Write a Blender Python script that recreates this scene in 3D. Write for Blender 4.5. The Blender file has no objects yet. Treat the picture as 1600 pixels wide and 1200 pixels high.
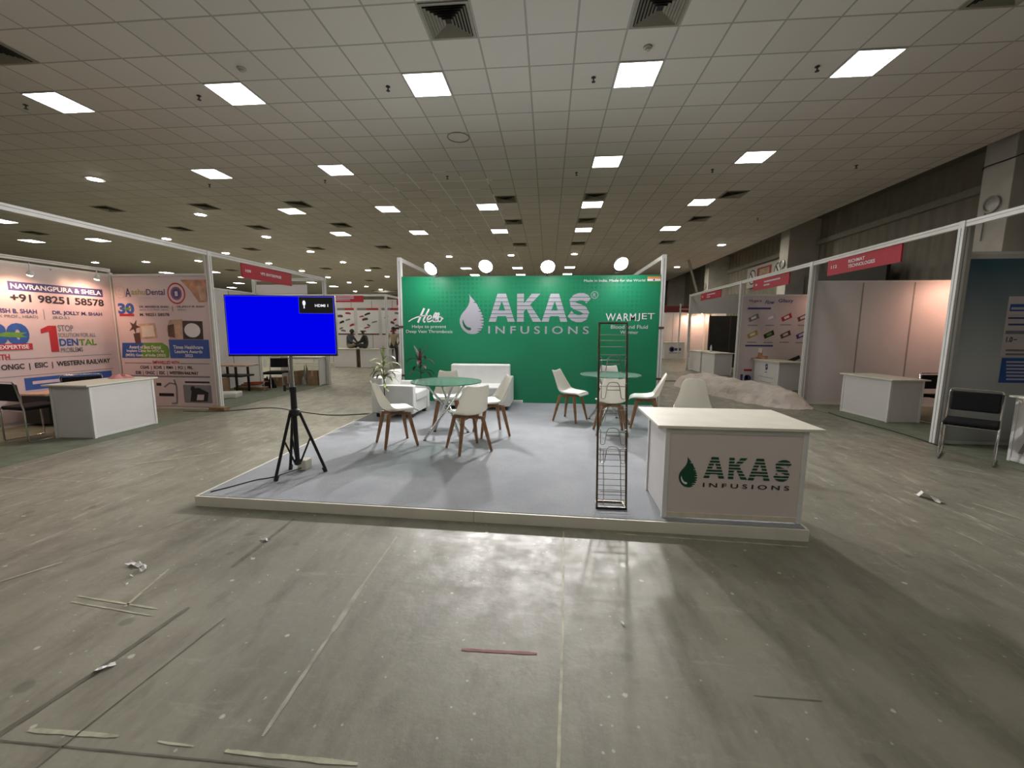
import bpy, bmesh, math, random
from mathutils import Vector, Matrix
random.seed(7)
S = bpy.context.scene
COL = S.collection
PI = math.pi
# ------------------------------------------------------------------ camera
F_PX, YAW, PITCH, ROLL, EYE = 641.0, .08725, .12897, .00419, 1.55
cy, sy, cp, sp, cr, sr = math.cos(YAW), math.sin(YAW), math.cos(PITCH), math.sin(PITCH), math.cos(ROLL), math.sin(ROLL)
c_fwd = Vector((-sy*cp, cy*cp, -sp)); c_r0 = Vector((cy, sy, 0)); c_u0 = c_r0.cross(c_fwd)
c_right = cr*c_r0 + sr*c_u0; c_up = -sr*c_r0 + cr*c_u0
CAM = Vector((0, 0, EYE))
cam_data = bpy.data.cameras.new('camera'); cam = bpy.data.objects.new('camera', cam_data); COL.objects.link(cam)
cam_data.sensor_fit = 'HORIZONTAL'; cam_data.sensor_width = 36; cam_data.lens = F_PX/1600*36
cam_data.clip_start = .05; cam_data.clip_end = 200
m = Matrix((c_right, c_up, -c_fwd)).transposed().to_4x4(); m.translation = CAM
cam.matrix_world = m
S.camera = cam
# ------------------------------------------------------------------ world and exposure
w = bpy.data.worlds.new('hall_air'); S.world = w; w.use_nodes = True
w.node_tree.nodes['Background'].inputs[0].default_value = (.9, .95, 1, 1)
w.node_tree.nodes['Background'].inputs[1].default_value = .004
S.view_settings.view_transform = 'Standard'; S.view_settings.look = 'None'
S.view_settings.exposure = 0; S.view_settings.gamma = 1; S.view_settings.use_curve_mapping = False
S.cycles.use_denoising = True
S.cycles.max_bounces = 8; S.cycles.diffuse_bounces = 6; S.cycles.glossy_bounces = 3; S.cycles.transmission_bounces = 6
S.cycles.transparent_max_bounces = 8; S.cycles.sample_clamp_indirect = 6
S.cycles.caustics_reflective = False; S.cycles.caustics_refractive = False
PANEL_POWER, ROUND_POWER, FLOOD_POWER, BEAM_POWER, SPOT_POWER = 17.0, 340.0, 140.0, 400.0, 32.0

def ray(px, py):
    return c_right*((px-800)/F_PX) + c_up*((600-py)/F_PX) + c_fwd
def on_y(px, py, Y):
    d = ray(px, py); return CAM + d*(Y/d.y)
def on_x(px, py, X):
    d = ray(px, py); return CAM + d*(X/d.x)
def on_z(px, py, Z=0.0):
    d = ray(px, py); return CAM + d*((Z-EYE)/d.z)

# ------------------------------------------------------------------ materials
MATS = {}
def srgb(r, g, b):
    f = lambda c: (c/255/12.92 if c/255 <= .04045 else ((c/255+.055)/1.055)**2.4)
    return (f(r), f(g), f(b))
def pm(name, col, rough=.5, metal=0.0, var=.08, scale=12.0, bump=0.0, bscale=80.0, spec=.5, coat=0.0, emit=0.0):
    mt = bpy.data.materials.new(name); mt.use_nodes = True; MATS[name] = mt
    nt = mt.node_tree; N = nt.nodes; L = nt.links; b = N['Principled BSDF']
    tc = N.new('ShaderNodeTexCoord'); nz = N.new('ShaderNodeTexNoise'); nz.inputs['Scale'].default_value = scale; nz.inputs['Detail'].default_value = 4
    L.new(tc.outputs['Object'], nz.inputs['Vector'])
    rp = N.new('ShaderNodeValToRGB'); L.new(nz.outputs['Fac'], rp.inputs['Fac'])
    rp.color_ramp.elements[0].position = .3; rp.color_ramp.elements[1].position = .7
    rp.color_ramp.elements[0].color = tuple(c*(1-var) for c in col)+(1,); rp.color_ramp.elements[1].color = tuple(min(1, c*(1+var)) for c in col)+(1,)
    L.new(rp.outputs['Color'], b.inputs['Base Color'])
    b.inputs['Roughness'].default_value = rough; b.inputs['Metallic'].default_value = metal
    b.inputs['Specular IOR Level'].default_value = spec; b.inputs['Coat Weight'].default_value = coat
    if emit:
        b.inputs['Emission Color'].default_value = tuple(col)+(1,); b.inputs['Emission Strength'].default_value = emit
    if bump:
        n2 = N.new('ShaderNodeTexNoise'); n2.inputs['Scale'].default_value = bscale; n2.inputs['Detail'].default_value = 3
        L.new(tc.outputs['Object'], n2.inputs['Vector'])
        bp = N.new('ShaderNodeBump'); bp.inputs['Strength'].default_value = bump; bp.inputs['Distance'].default_value = .01
        L.new(n2.outputs['Fac'], bp.inputs['Height']); L.new(bp.outputs['Normal'], b.inputs['Normal'])
    return mt
def em(name, col, power):
    mt = bpy.data.materials.new(name); mt.use_nodes = True; MATS[name] = mt
    nt = mt.node_tree; nt.nodes.remove(nt.nodes['Principled BSDF'])
    e = nt.nodes.new('ShaderNodeEmission'); e.inputs[0].default_value = tuple(col)+(1,); e.inputs[1].default_value = power
    nt.links.new(e.outputs[0], nt.nodes['Material Output'].inputs[0]); return mt

em('panel_light', (1, .97, .93), PANEL_POWER); em('downlight_glow', (1, .93, .78), ROUND_POWER)
em('flood_glow', (1, .955, .975), FLOOD_POWER); em('warm_glow', (1, .62, .30), 45.0); em('screen_blue', (.0, .0, .82), 1.0)
em('screen_edge', (.10, .10, .75), 1.0); em('screen_white', (.9, .95, 1), 1.0); em('cool_glow', (1, .95, .9), 6.0)
pm('white_aluminium', (.70, .70, .68), .38, 0, .04, 6)
pm('groove_grey', (.22, .24, .23), .5)
pm('joint_grey', (.30, .29, .265), .5)
pm('grey_aluminium', (.50, .50, .47), .35, .4, .05)
pm('laminate', (.72, .70, .69), .45, 0, .03, 4)
pm('pale_panel', (.66, .635, .63), .5, 0, .03, 3)
pm('cream_board', (.70, .675, .57), .5, 0, .05, 5)
pm('plywood', (.66, .60, .46), .55, 0, .10, 9)
pm('raw_wood', (.24, .155, .07), .6, 0, .2, 14)
pm('leg_wood', (.30, .155, .075), .42, 0, .25, 18)
pm('shell_white', (.76, .75, .70), .33, 0, .02, 5)
pm('cushion_white', (.80, .79, .75), .45, 0, .03, 8, .05, 120)
pm('leatherette', (.82, .83, .81), .42, 0, .03, 6, .06, 60)
pm('black_metal', (.012, .012, .013), .4, .1, .1)
pm('black_plastic', (.014, .014, .015), .35, 0, .1)
pm('black_fabric', (.012, .012, .013), .8, 0, .2, 40, .2, 300, .2)
pm('chrome', (.62, .62, .60), .14, 1.0, .03)
pm('steel_wire', (.42, .40, .36), .28, 1.0, .06)
pm('bronze_bar', (.16, .125, .09), .38, .7, .25, 8)
pm('red_sign', (.42, .018, .04), .45, 0, .05)
pm('maroon_sign', (.16, .012, .03), .5, 0, .05)
pm('print_white', (.80, .80, .82), .5, 0, .02)
pm('logo_white', (.43, .43, .49), .5, 0, .02)
pm('logo_green', (.004, .072, .030), .5, 0, .05)
pm('tick_green', (.008, .10, .045), .5, 0, .05)
pm('print_black', (.02, .02, .024), .5)
pm('print_grey', (.20, .20, .22), .5)
pm('print_navy', (.05, .055, .19), .5)
pm('print_blue', (.022, .095, .36), .45)
pm('print_red', (.42, .02, .03), .45)
pm('print_green', (.12, .30, .03), .45)
pm('print_olive', (.30, .36, .12), .45)
pm('print_saffron', (.75, .26, .06), .5)
pm('print_flaggreen', (.03, .22, .06), .5)
pm('print_tan', (.50, .36, .25), .5, 0, .3, 6)
pm('print_skin', (.48, .26, .17), .5, 0, .5, 5)
pm('print_brown', (.10, .055, .04), .5, 0, .4, 9)
pm('print_gold', (.42, .28, .05), .5, 0, .2, 9)
pm('print_plum', (.20, .08, .20), .5)
pm('print_lilac', (.56, .50, .60), .5, 0, .1, 4)
pm('poster_paper', (.61, .535, .545), .3, 0, .04, 1.5)
pm('counter_print', (.68, .60, .57), .5, 0, .03, 2)
pm('pink_cloth', (.62, .27, .27), .8, 0, .2, 20)
pm('carton', (.30, .19, .11), .7, 0, .15, 8)
pm('clear_wrap', (.30, .29, .27), .2, 0, .6, 10, .5, 18)
pm('cover_sheet', (.60, .53, .47), .8, 0, .10, 4, 1.0, 6)
pm('foam_white', (.62, .60, .56), .6, 0, .08, 8)
pm('orange_strip', (.55, .17, .06), .5); pm('red_strip', (.42, .05, .04), .5)
pm('dark_board', (.03, .028, .026), .6, 0, .2, 3)
pm('hall_wall', (.30, .285, .25), .7, 0, .08, 1.5)
pm('column_paint', (.62, .60, .55), .6, 0, .10, 2.5)
pm('soffit_dark', (.20, .185, .16), .8, 0, .1, 1)
pm('leaf_green', (.30, .38, .14), .42, 0, .45, 14)
pm('leaf_dark', (.07, .075, .045), .42, 0, .5, 14)
pm('leaf_red', (.13, .035, .04), .4, 0, .5, 10)
pm('stem_brown', (.10, .07, .04), .7)
pm('pot_white', (.55, .54, .50), .5)
pm('tape_pale', (.42, .41, .30), .6, 0, .3, 14)
pm('tape_faint', (.34, .335, .265), .6, 0, .3, 9)
pm('tape_red', (.22, .055, .05), .6, 0, .2, 12)
pm('tape_dark', (.125, .115, .088), .5, 0, .25, 12)
pm('paper_scrap', (.72, .71, .68), .6)
pm('vent_metal', (.30, .285, .225), .5, 0, .05)
pm('vent_dark', (.012, .012, .010), .8)
pm('sprinkler_metal', (.05, .045, .04), .4, .5)
pm('detector_plastic', (.48, .47, .43), .5)
pm('skin_brown', (.10, .055, .035), .5); pm('hair_black', (.008, .007, .007), .6)
pm('shirt_slate', (.055, .065, .085), .8); pm('trousers_khaki', (.20, .165, .12), .8)
pm('shirt_dark', (.02, .024, .022), .8); pm('cap_white', (.6, .6, .6), .8)
pm('shirt_beige', (.34, .28, .18), .8); pm('trousers_dark', (.03, .032, .036), .8)
pm('pipe_pale', (.32, .31, .27), .5); pm('bottle_clear', (.62, .66, .68), .2)
pm('stall_green', (.155, .175, .122), .9, 0, .2, 6)
pm('cable_black', (.012, .012, .012), .5)
pm('flag_chakra', (.03, .05, .3), .5)

def nodes_of(name):
    mt = bpy.data.materials.new(name); mt.use_nodes = True; MATS[name] = mt
    return mt, mt.node_tree.nodes, mt.node_tree.links, mt.node_tree.nodes['Principled BSDF']
def math_node(N, L, op, a, b=None, c=None):
    n = N.new('ShaderNodeMath'); n.operation = op
    for i, v in enumerate((a, b, c)):
        if v is None: continue
        if isinstance(v, (int, float)): n.inputs[i].default_value = v
        else: L.new(v, n.inputs[i])
    return n.outputs[0]
def mix_node(N, L, fac, a, b):
    n = N.new('ShaderNodeMix'); n.data_type = 'RGBA'
    for k, v in ((0, fac), (6, a), (7, b)):
        if isinstance(v, (int, float)): n.inputs[k].default_value = v
        elif isinstance(v, tuple): n.inputs[k].default_value = v+(1,) if len(v) == 3 else v
        else: L.new(v, n.inputs[k])
    return n.outputs[2]
def noise_node(N, L, vec, scale, detail=4, rough=.55):
    n = N.new('ShaderNodeTexNoise'); n.inputs['Scale'].default_value = scale; n.inputs['Detail'].default_value = detail; n.inputs['Roughness'].default_value = rough
    L.new(vec, n.inputs['Vector']); return n.outputs['Fac']
def ramp_node(N, L, fac, p0, p1, c0=(0, 0, 0), c1=(1, 1, 1)):
    r = N.new('ShaderNodeValToRGB'); L.new(fac, r.inputs['Fac']); e = r.color_ramp.elements
    e[0].position = p0; e[1].position = p1; e[0].color = c0+(1,); e[1].color = c1+(1,); return r.outputs['Color']
def map_node(N, L, vec, scale=(1, 1, 1), rot=0.0):
    n = N.new('ShaderNodeMapping'); L.new(vec, n.inputs['Vector']); n.inputs['Scale'].default_value = scale; n.inputs['Rotation'].default_value = (0, 0, rot); return n.outputs[0]

# worn concrete
mt, N, L, b = nodes_of('concrete')
tc = N.new('ShaderNodeTexCoord').outputs['Object']
big = noise_node(N, L, tc, .45, 5, .6); mid = noise_node(N, L, map_node(N, L, tc, (3.2, .9, 1), .5), 1.3, 6, .65); fine = noise_node(N, L, tc, 22, 5, .7)
c = mix_node(N, L, ramp_node(N, L, big, .35, .68), (.190, .183, .138), (.290, .278, .218))
c = mix_node(N, L, math_node(N, L, 'MULTIPLY', ramp_node(N, L, mid, .46, .70), .75), c, (.135, .122, .092))
c = mix_node(N, L, math_node(N, L, 'MULTIPLY', ramp_node(N, L, fine, .50, .75), .22), c, (.37, .36, .30))
brush = noise_node(N, L, map_node(N, L, tc, (1.0, 5, 1), 1.05), 1.6, 7, .75)
c = mix_node(N, L, math_node(N, L, 'MULTIPLY', ramp_node(N, L, brush, .58, .70), .30), c, (.46, .44, .36))
v = N.new('ShaderNodeTexVoronoi'); v.voronoi_dimensions = '2D'; L.new(tc, v.inputs['Vector']); v.inputs['Scale'].default_value = 2.6
wob = math_node(N, L, 'ADD', v.outputs['Distance'], math_node(N, L, 'MULTIPLY', noise_node(N, L, tc, 14, 4), .10))
spots = ramp_node(N, L, wob, .070, .082, (1, 1, 1), (0, 0, 0))
vs_ = N.new('ShaderNodeSeparateColor'); L.new(v.outputs['Color'], vs_.inputs[0])
c = mix_node(N, L, math_node(N, L, 'MULTIPLY', math_node(N, L, 'MULTIPLY', spots, math_node(N, L, 'GREATER_THAN', vs_.outputs[0], .55)), .8), c, (.56, .55, .48))
v2 = N.new('ShaderNodeTexVoronoi'); v2.voronoi_dimensions = '2D'; L.new(tc, v2.inputs['Vector']); v2.inputs['Scale'].default_value = 2.3
wob2 = math_node(N, L, 'ADD', v2.outputs['Distance'], math_node(N, L, 'MULTIPLY', noise_node(N, L, tc, 9, 4), .16))
vs2_ = N.new('ShaderNodeSeparateColor'); L.new(v2.outputs['Color'], vs2_.inputs[0])
stain = ramp_node(N, L, wob2, .125, .16, (1, 1, 1), (0, 0, 0))
c = mix_node(N, L, math_node(N, L, 'MULTIPLY', math_node(N, L, 'MULTIPLY', stain, math_node(N, L, 'GREATER_THAN', vs2_.outputs[0], .78)), .5), c, (.10, .09, .07))
v3 = N.new('ShaderNodeTexVoronoi'); v3.voronoi_dimensions = '2D'; L.new(tc, v3.inputs['Vector']); v3.inputs['Scale'].default_value = 8
v3c = N.new('ShaderNodeSeparateColor'); L.new(v3.outputs['Color'], v3c.inputs[0])
fl_ = ramp_node(N, L, math_node(N, L, 'ADD', v3.outputs['Distance'], math_node(N, L, 'MULTIPLY', noise_node(N, L, tc, 40, 3), .12)), .095, .11, (1, 1, 1), (0, 0, 0))
c = mix_node(N, L, math_node(N, L, 'MULTIPLY', math_node(N, L, 'MULTIPLY', fl_, math_node(N, L, 'GREATER_THAN', v3c.outputs[1], .72)), .6), c, (.50, .49, .42))
sxf = N.new('ShaderNodeSeparateXYZ'); L.new(tc, sxf.inputs[0])
scuff = ramp_node(N, L, noise_node(N, L, map_node(N, L, tc, (5.5, 1.1, 1), 1.0), 1.7, 7, .75), .56, .64)
side = ramp_node(N, L, math_node(N, L, 'MULTIPLY', math_node(N, L, 'ABSOLUTE', math_node(N, L, 'ADD', sxf.outputs['X'], .5)), .1), .22, .36)
c = mix_node(N, L, math_node(N, L, 'MULTIPLY', math_node(N, L, 'MULTIPLY', scuff, side), .55), c, (.50, .475, .40))
dark = ramp_node(N, L, noise_node(N, L, map_node(N, L, tc, (2.2, 1.0, 1), .3), 2.3, 6, .7), .55, .68)
c = mix_node(N, L, math_node(N, L, 'MULTIPLY', dark, .38), c, (.125, .115, .085))
L.new(c, b.inputs['Base Color'])
rr = mix_node(N, L, ramp_node(N, L, noise_node(N, L, tc, 5, 6, .7), .35, .65), (.36, .36, .36), (.58, .58, .58)); L.new(rr, b.inputs['Roughness'])
bp = N.new('ShaderNodeBump'); bp.inputs['Strength'].default_value = .22; bp.inputs['Distance'].default_value = .014
L.new(noise_node(N, L, tc, 6, 5, .66), bp.inputs['Height']); L.new(bp.outputs['Normal'], b.inputs['Normal'])

# lay-in ceiling tiles on a 0.6 m grid
mt, N, L, b = nodes_of('ceiling_tiles')
tc = N.new('ShaderNodeTexCoord').outputs['Object']
sx = N.new('ShaderNodeSeparateXYZ'); L.new(tc, sx.inputs[0])
gx = math_node(N, L, 'DIVIDE', math_node(N, L, 'ADD', sx.outputs['X'], 60-.885), .6); gy = math_node(N, L, 'DIVIDE', math_node(N, L, 'ADD', sx.outputs['Y'], 60-6.1), .6)
def edge(g):
    fr = math_node(N, L, 'FRACT', g); d = math_node(N, L, 'MINIMUM', fr, math_node(N, L, 'SUBTRACT', 1, fr)); return math_node(N, L, 'LESS_THAN', d, .021)
line = math_node(N, L, 'MAXIMUM', edge(gx), edge(gy))
cell = N.new('ShaderNodeCombineXYZ'); L.new(math_node(N, L, 'FLOOR', gx), cell.inputs[0]); L.new(math_node(N, L, 'FLOOR', gy), cell.inputs[1])
wn = N.new('ShaderNodeTexWhiteNoise'); wn.noise_dimensions = '2D'; L.new(cell.outputs[0], wn.inputs['Vector'])
tile = mix_node(N, L, wn.outputs['Value'], (.70, .67, .62), (.76, .73, .68))
tile = mix_node(N, L, math_node(N, L, 'MULTIPLY', ramp_node(N, L, noise_node(N, L, tc, .35, 3), .4, .75), .3), tile, (.62, .59, .54))
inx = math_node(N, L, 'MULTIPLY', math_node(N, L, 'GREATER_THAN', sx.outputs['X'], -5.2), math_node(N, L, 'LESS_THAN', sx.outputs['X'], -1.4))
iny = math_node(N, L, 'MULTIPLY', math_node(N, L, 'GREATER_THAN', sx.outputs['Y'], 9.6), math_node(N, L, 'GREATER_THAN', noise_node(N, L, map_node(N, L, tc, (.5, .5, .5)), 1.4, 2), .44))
glint_mask = math_node(N, L, 'MULTIPLY', inx, iny)  # region where glints on the grid bars are painted in as white
bar = mix_node(N, L, glint_mask, (.40, .385, .35), (1.0, 1.0, .98))
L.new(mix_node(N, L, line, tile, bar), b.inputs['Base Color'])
L.new(math_node(N, L, 'SUBTRACT', .85, math_node(N, L, 'MULTIPLY', line, .35)), b.inputs['Roughness'])

# needle-punch carpet
mt, N, L, b = nodes_of('grey_carpet')
tc = N.new('ShaderNodeTexCoord').outputs['Object']
c = mix_node(N, L, ramp_node(N, L, noise_node(N, L, tc, 2.2, 5, .6), .35, .7), (.295, .312, .335), (.375, .392, .41))
c = mix_node(N, L, math_node(N, L, 'MULTIPLY', ramp_node(N, L, noise_node(N, L, tc, 120, 3, .8), .4, .65), .7), c, (.22, .235, .255))
L.new(c, b.inputs['Base Color']); b.inputs['Roughness'].default_value = .95
bp = N.new('ShaderNodeBump'); bp.inputs['Strength'].default_value = .4; bp.inputs['Distance'].default_value = .006
L.new(noise_node(N, L, tc, 260, 3), bp.inputs['Height']); L.new(bp.outputs['Normal'], b.inputs['Normal'])

# green printed vinyl with darker squares
mt, N, L, b = nodes_of('green_vinyl')
tc = N.new('ShaderNodeTexCoord').outputs['Object']
sx = N.new('ShaderNodeSeparateXYZ'); L.new(tc, sx.inputs[0])
def cellmask(o, n):
    fr = math_node(N, L, 'FRACT', math_node(N, L, 'MULTIPLY', o, n)); return math_node(N, L, 'LESS_THAN', math_node(N, L, 'ABSOLUTE', math_node(N, L, 'SUBTRACT', fr, .5)), .30)
sq = math_node(N, L, 'MULTIPLY', cellmask(sx.outputs['X'], 11.5), cellmask(sx.outputs['Z'], 11.5))
msk = ramp_node(N, L, noise_node(N, L, tc, 1.6, 3, .6), .42, .62)
hi = ramp_node(N, L, math_node(N, L, 'MULTIPLY', sx.outputs['Z'], .4), .52, .72)
g = mix_node(N, L, ramp_node(N, L, noise_node(N, L, tc, .8, 2), .3, .7), (.008, .215, .095), (.011, .26, .122))
f = math_node(N, L, 'MULTIPLY', math_node(N, L, 'MULTIPLY', sq, msk), math_node(N, L, 'MULTIPLY', hi, .42))
L.new(mix_node(N, L, f, g, (.003, .10, .05)), b.inputs['Base Color']); b.inputs['Roughness'].default_value = .45

# blue-green graded print of the stall behind the chair (printed gradient)
mt, N, L, b = nodes_of('teal_print')
tc = N.new('ShaderNodeTexCoord').outputs['Object']
sx = N.new('ShaderNodeSeparateXYZ'); L.new(tc, sx.inputs[0])
t = ramp_node(N, L, math_node(N, L, 'MULTIPLY', sx.outputs['Z'], .4), .42, .98, (.52, .52, .53), (.012, .075, .115))
L.new(mix_node(N, L, math_node(N, L, 'MULTIPLY', noise_node(N, L, tc, 1.5, 2), .25), t, (.30, .42, .42)), b.inputs['Base Color']); b.inputs['Roughness'].default_value = .4

# corrugated cladding
mt, N, L, b = nodes_of('cladding')
tc = N.new('ShaderNodeTexCoord').outputs['Object']
wv = N.new('ShaderNodeTexWave'); wv.wave_type = 'BANDS'; wv.bands_direction = 'Y'; wv.inputs['Scale'].default_value = .85; L.new(tc, wv.inputs['Vector'])
L.new(mix_node(N, L, noise_node(N, L, tc, 1.2, 4), (.24, .225, .19), (.38, .36, .30)), b.inputs['Base Color']); b.inputs['Roughness'].default_value = .6
bp = N.new('ShaderNodeBump'); bp.inputs['Strength'].default_value = 1; bp.inputs['Distance'].default_value = .05
L.new(wv.outputs['Fac'], bp.inputs['Height']); L.new(bp.outputs['Normal'], b.inputs['Normal'])

# thin greenish table glass
mt, N, L, b = nodes_of('table_glass')
b.inputs['Base Color'].default_value = (.72, .93, .84, 1); b.inputs['Roughness'].default_value = .02; b.inputs['IOR'].default_value = 1.5
lw = N.new('ShaderNodeLayerWeight'); lw.inputs['Blend'].default_value = .25
tr = N.new('ShaderNodeBsdfTransparent'); tr.inputs[0].default_value = (.90, .98, .95, 1)
gl = N.new('ShaderNodeBsdfGlossy'); gl.inputs['Color'].default_value = (.9, 1, .95, 1); gl.inputs['Roughness'].default_value = .03
mx = N.new('ShaderNodeMixShader'); L.new(math_node(N, L, 'ADD', math_node(N, L, 'MULTIPLY', lw.outputs['Fresnel'], .6), .15), mx.inputs[0]); L.new(tr.outputs[0], mx.inputs[1]); L.new(gl.outputs[0], mx.inputs[2])
df = N.new('ShaderNodeBsdfDiffuse'); df.inputs[0].default_value = (.78, .95, .88, 1); m2 = N.new('ShaderNodeMixShader'); m2.inputs[0].default_value = .07
L.new(mx.outputs[0], m2.inputs[1]); L.new(df.outputs[0], m2.inputs[2]); L.new(m2.outputs[0], N['Material Output'].inputs[0])
# thin moulded plastic lets a little light through
nt = MATS['shell_white'].node_tree; tl = nt.nodes.new('ShaderNodeBsdfTranslucent'); tl.inputs[0].default_value = (.95, .93, .84, 1); ms = nt.nodes.new('ShaderNodeMixShader'); ms.inputs[0].default_value = .28
nt.links.new(nt.nodes['Principled BSDF'].outputs[0], ms.inputs[1]); nt.links.new(tl.outputs[0], ms.inputs[2]); nt.links.new(ms.outputs[0], nt.nodes['Material Output'].inputs[0])
pm('glass_rim', (.05, .20, .13), .1)

# ------------------------------------------------------------------ mesh building
class MB:
    def __init__(s): s.v = []; s.f = []; s.mi = []; s.mats = []; s.cur = 0
    def use(s, name):
        if name not in s.mats: s.mats.append(name)
        s.cur = s.mats.index(name); return s
    def add(s, vs, fs):
        o = len(s.v); s.v += [Vector(p) for p in vs]; s.f += [tuple(i+o for i in f) for f in fs]; s.mi += [s.cur]*len(fs); return s
    def box(s, x0, x1, y0, y1, z0, z1):
        return s.add([(x0,y0,z0),(x1,y0,z0),(x1,y1,z0),(x0,y1,z0),(x0,y0,z1),(x1,y0,z1),(x1,y1,z1),(x0,y1,z1)],
                     [(0,3,2,1),(4,5,6,7),(0,1,5,4),(1,2,6,5),(2,3,7,6),(3,0,4,7)])
    def obox(s, c, ux, uy, uz, hx, hy, hz):
        c = Vector(c); ux, uy, uz = Vector(ux).normalized()*hx, Vector(uy).normalized()*hy, Vector(uz).normalized()*hz
        vs = [c+a*ux+b_*uy+d*uz for d in (-1, 1) for a, b_ in ((-1,-1),(1,-1),(1,1),(-1,1))]
        return s.add(vs, [(0,3,2,1),(4,5,6,7),(0,1,5,4),(1,2,6,5),(2,3,7,6),(3,0,4,7)])
    def beam(s, a, b, w, h, up=(0, 0, 1)):
        a, b = Vector(a), Vector(b); d = (b-a); u = Vector(up)
        if abs(d.normalized().dot(u)) > .98: u = Vector((0, 1, 0))
        x = d.cross(u).normalized(); z = x.cross(d).normalized()
        return s.obox((a+b)/2, d, x, z, d.length/2, w/2, h/2)
    def tube(s, pts, r, n=8, closed=False, caps=True):
        pts = [Vector(p) for p in pts]; k = len(pts); rs = r if isinstance(r, (list, tuple)) else [r]*k
        vs = []; prev = None
        for i, p in enumerate(pts):
            if closed: d = pts[(i+1) % k]-pts[i-1]
            else: d = pts[min(i+1, k-1)]-pts[max(i-1, 0)]
            d.normalize()
            u = prev if prev is not None else Vector((0, 0, 1))
            u = u - d*u.dot(d)
            if u.length < 1e-3: u = Vector((1, 0, 0)) - d*d.x
            if u.length < 1e-3: u = Vector((0, 1, 0)) - d*d.y
            u.normalize(); prev = u; x = d.cross(u)
            vs += [p + (u*math.cos(2*PI*j/n)+x*math.sin(2*PI*j/n))*rs[i] for j in range(n)]
        fs = []
        for i in range(k if closed else k-1):
            a, b_ = i*n, ((i+1) % k)*n
            fs += [(a+j, a+(j+1) % n, b_+(j+1) % n, b_+j) for j in range(n)]
        if not closed and caps: fs += [tuple(range(n-1, -1, -1)), tuple((k-1)*n+j for j in range(n))]
        return s.add(vs, fs)
    def lathe(s, prof, c=(0, 0, 0), n=24, axis='Z'):
        vs = []; fs = []; c = Vector(c)
        for r, z in prof:
            for j in range(n):
                a = 2*PI*j/n; p = Vector((r*math.cos(a), r*math.sin(a), z))
                if axis == 'Y': p = Vector((p.x, p.z, p.y))
                if axis == 'X': p = Vector((p.z, p.x, p.y))
                vs.append(c+p)
        for i in range(len(prof)-1):
            fs += [(i*n+j, i*n+(j+1) % n, (i+1)*n+(j+1) % n, (i+1)*n+j) for j in range(n)]
        fs += [tuple(range(n-1, -1, -1)), tuple((len(prof)-1)*n+j for j in range(n))]
        return s.add(vs, fs)
    def build(s, name, mat=None, parent=None, smooth=False, bevel=0, seg=2, sub=0, world=False):
        me = bpy.data.meshes.new(name); me.from_pydata([tuple(p) for p in s.v], [], s.f)
        for k in (s.mats or [mat]): me.materials.append(MATS[k])
        if s.mats: me.polygons.foreach_set('material_index', s.mi)
        bm = bmesh.new(); bm.from_mesh(me); bmesh.ops.recalc_face_normals(bm, faces=bm.faces); bm.to_mesh(me); bm.free()
        if smooth:
            me.polygons.foreach_set('use_smooth', [True]*len(me.polygons)); me.set_sharp_from_angle(angle=math.radians(38))
        o = bpy.data.objects.new(name, me); COL.objects.link(o)
        if bevel:
            b_ = o.modifiers.new('edge', 'BEVEL'); b_.width = bevel; b_.segments = seg; b_.limit_method = 'ANGLE'
        if sub:
            b_ = o.modifiers.new('smooth', 'SUBSURF'); b_.levels = sub; b_.render_levels = sub
        if parent is not None:
            o.parent = parent
            if world and parent.parent is None and parent.type == 'EMPTY':
                o.matrix_parent_inverse = root_matrix(parent).inverted()
        return o
def root_matrix(r): return Matrix.Translation(r.location) @ r.rotation_euler.to_matrix().to_4x4()
def tag(o, label=None, cat=None, group=None, kind=None):
    for k, v_ in (('label', label), ('category', cat), ('group', group), ('kind', kind)):
        if v_: o[k] = v_
    return o
def thing(name, loc, label, cat, group=None, rz=0.0):
    o = bpy.data.objects.new(name, None); COL.objects.link(o); o.location = loc; o.rotation_euler = (0, 0, rz)
    o.empty_display_size = .1
    return tag(o, label, cat, group)
def dup(root, loc=None, rz=None, label=None, group=None):
    r = root.copy(); COL.objects.link(r)
    if loc is not None: r.location = loc
    if rz is not None: r.rotation_euler = (0, 0, rz)
    if label: r['label'] = label
    if group: r['group'] = group
    for ch in list(root.children):
        c_ = ch.copy(); COL.objects.link(c_); c_.parent = r
        for g_ in list(ch.children):
            d_ = g_.copy(); COL.objects.link(d_); d_.parent = c_
    return r
def structure(o): o['kind'] = 'structure'; return o

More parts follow.
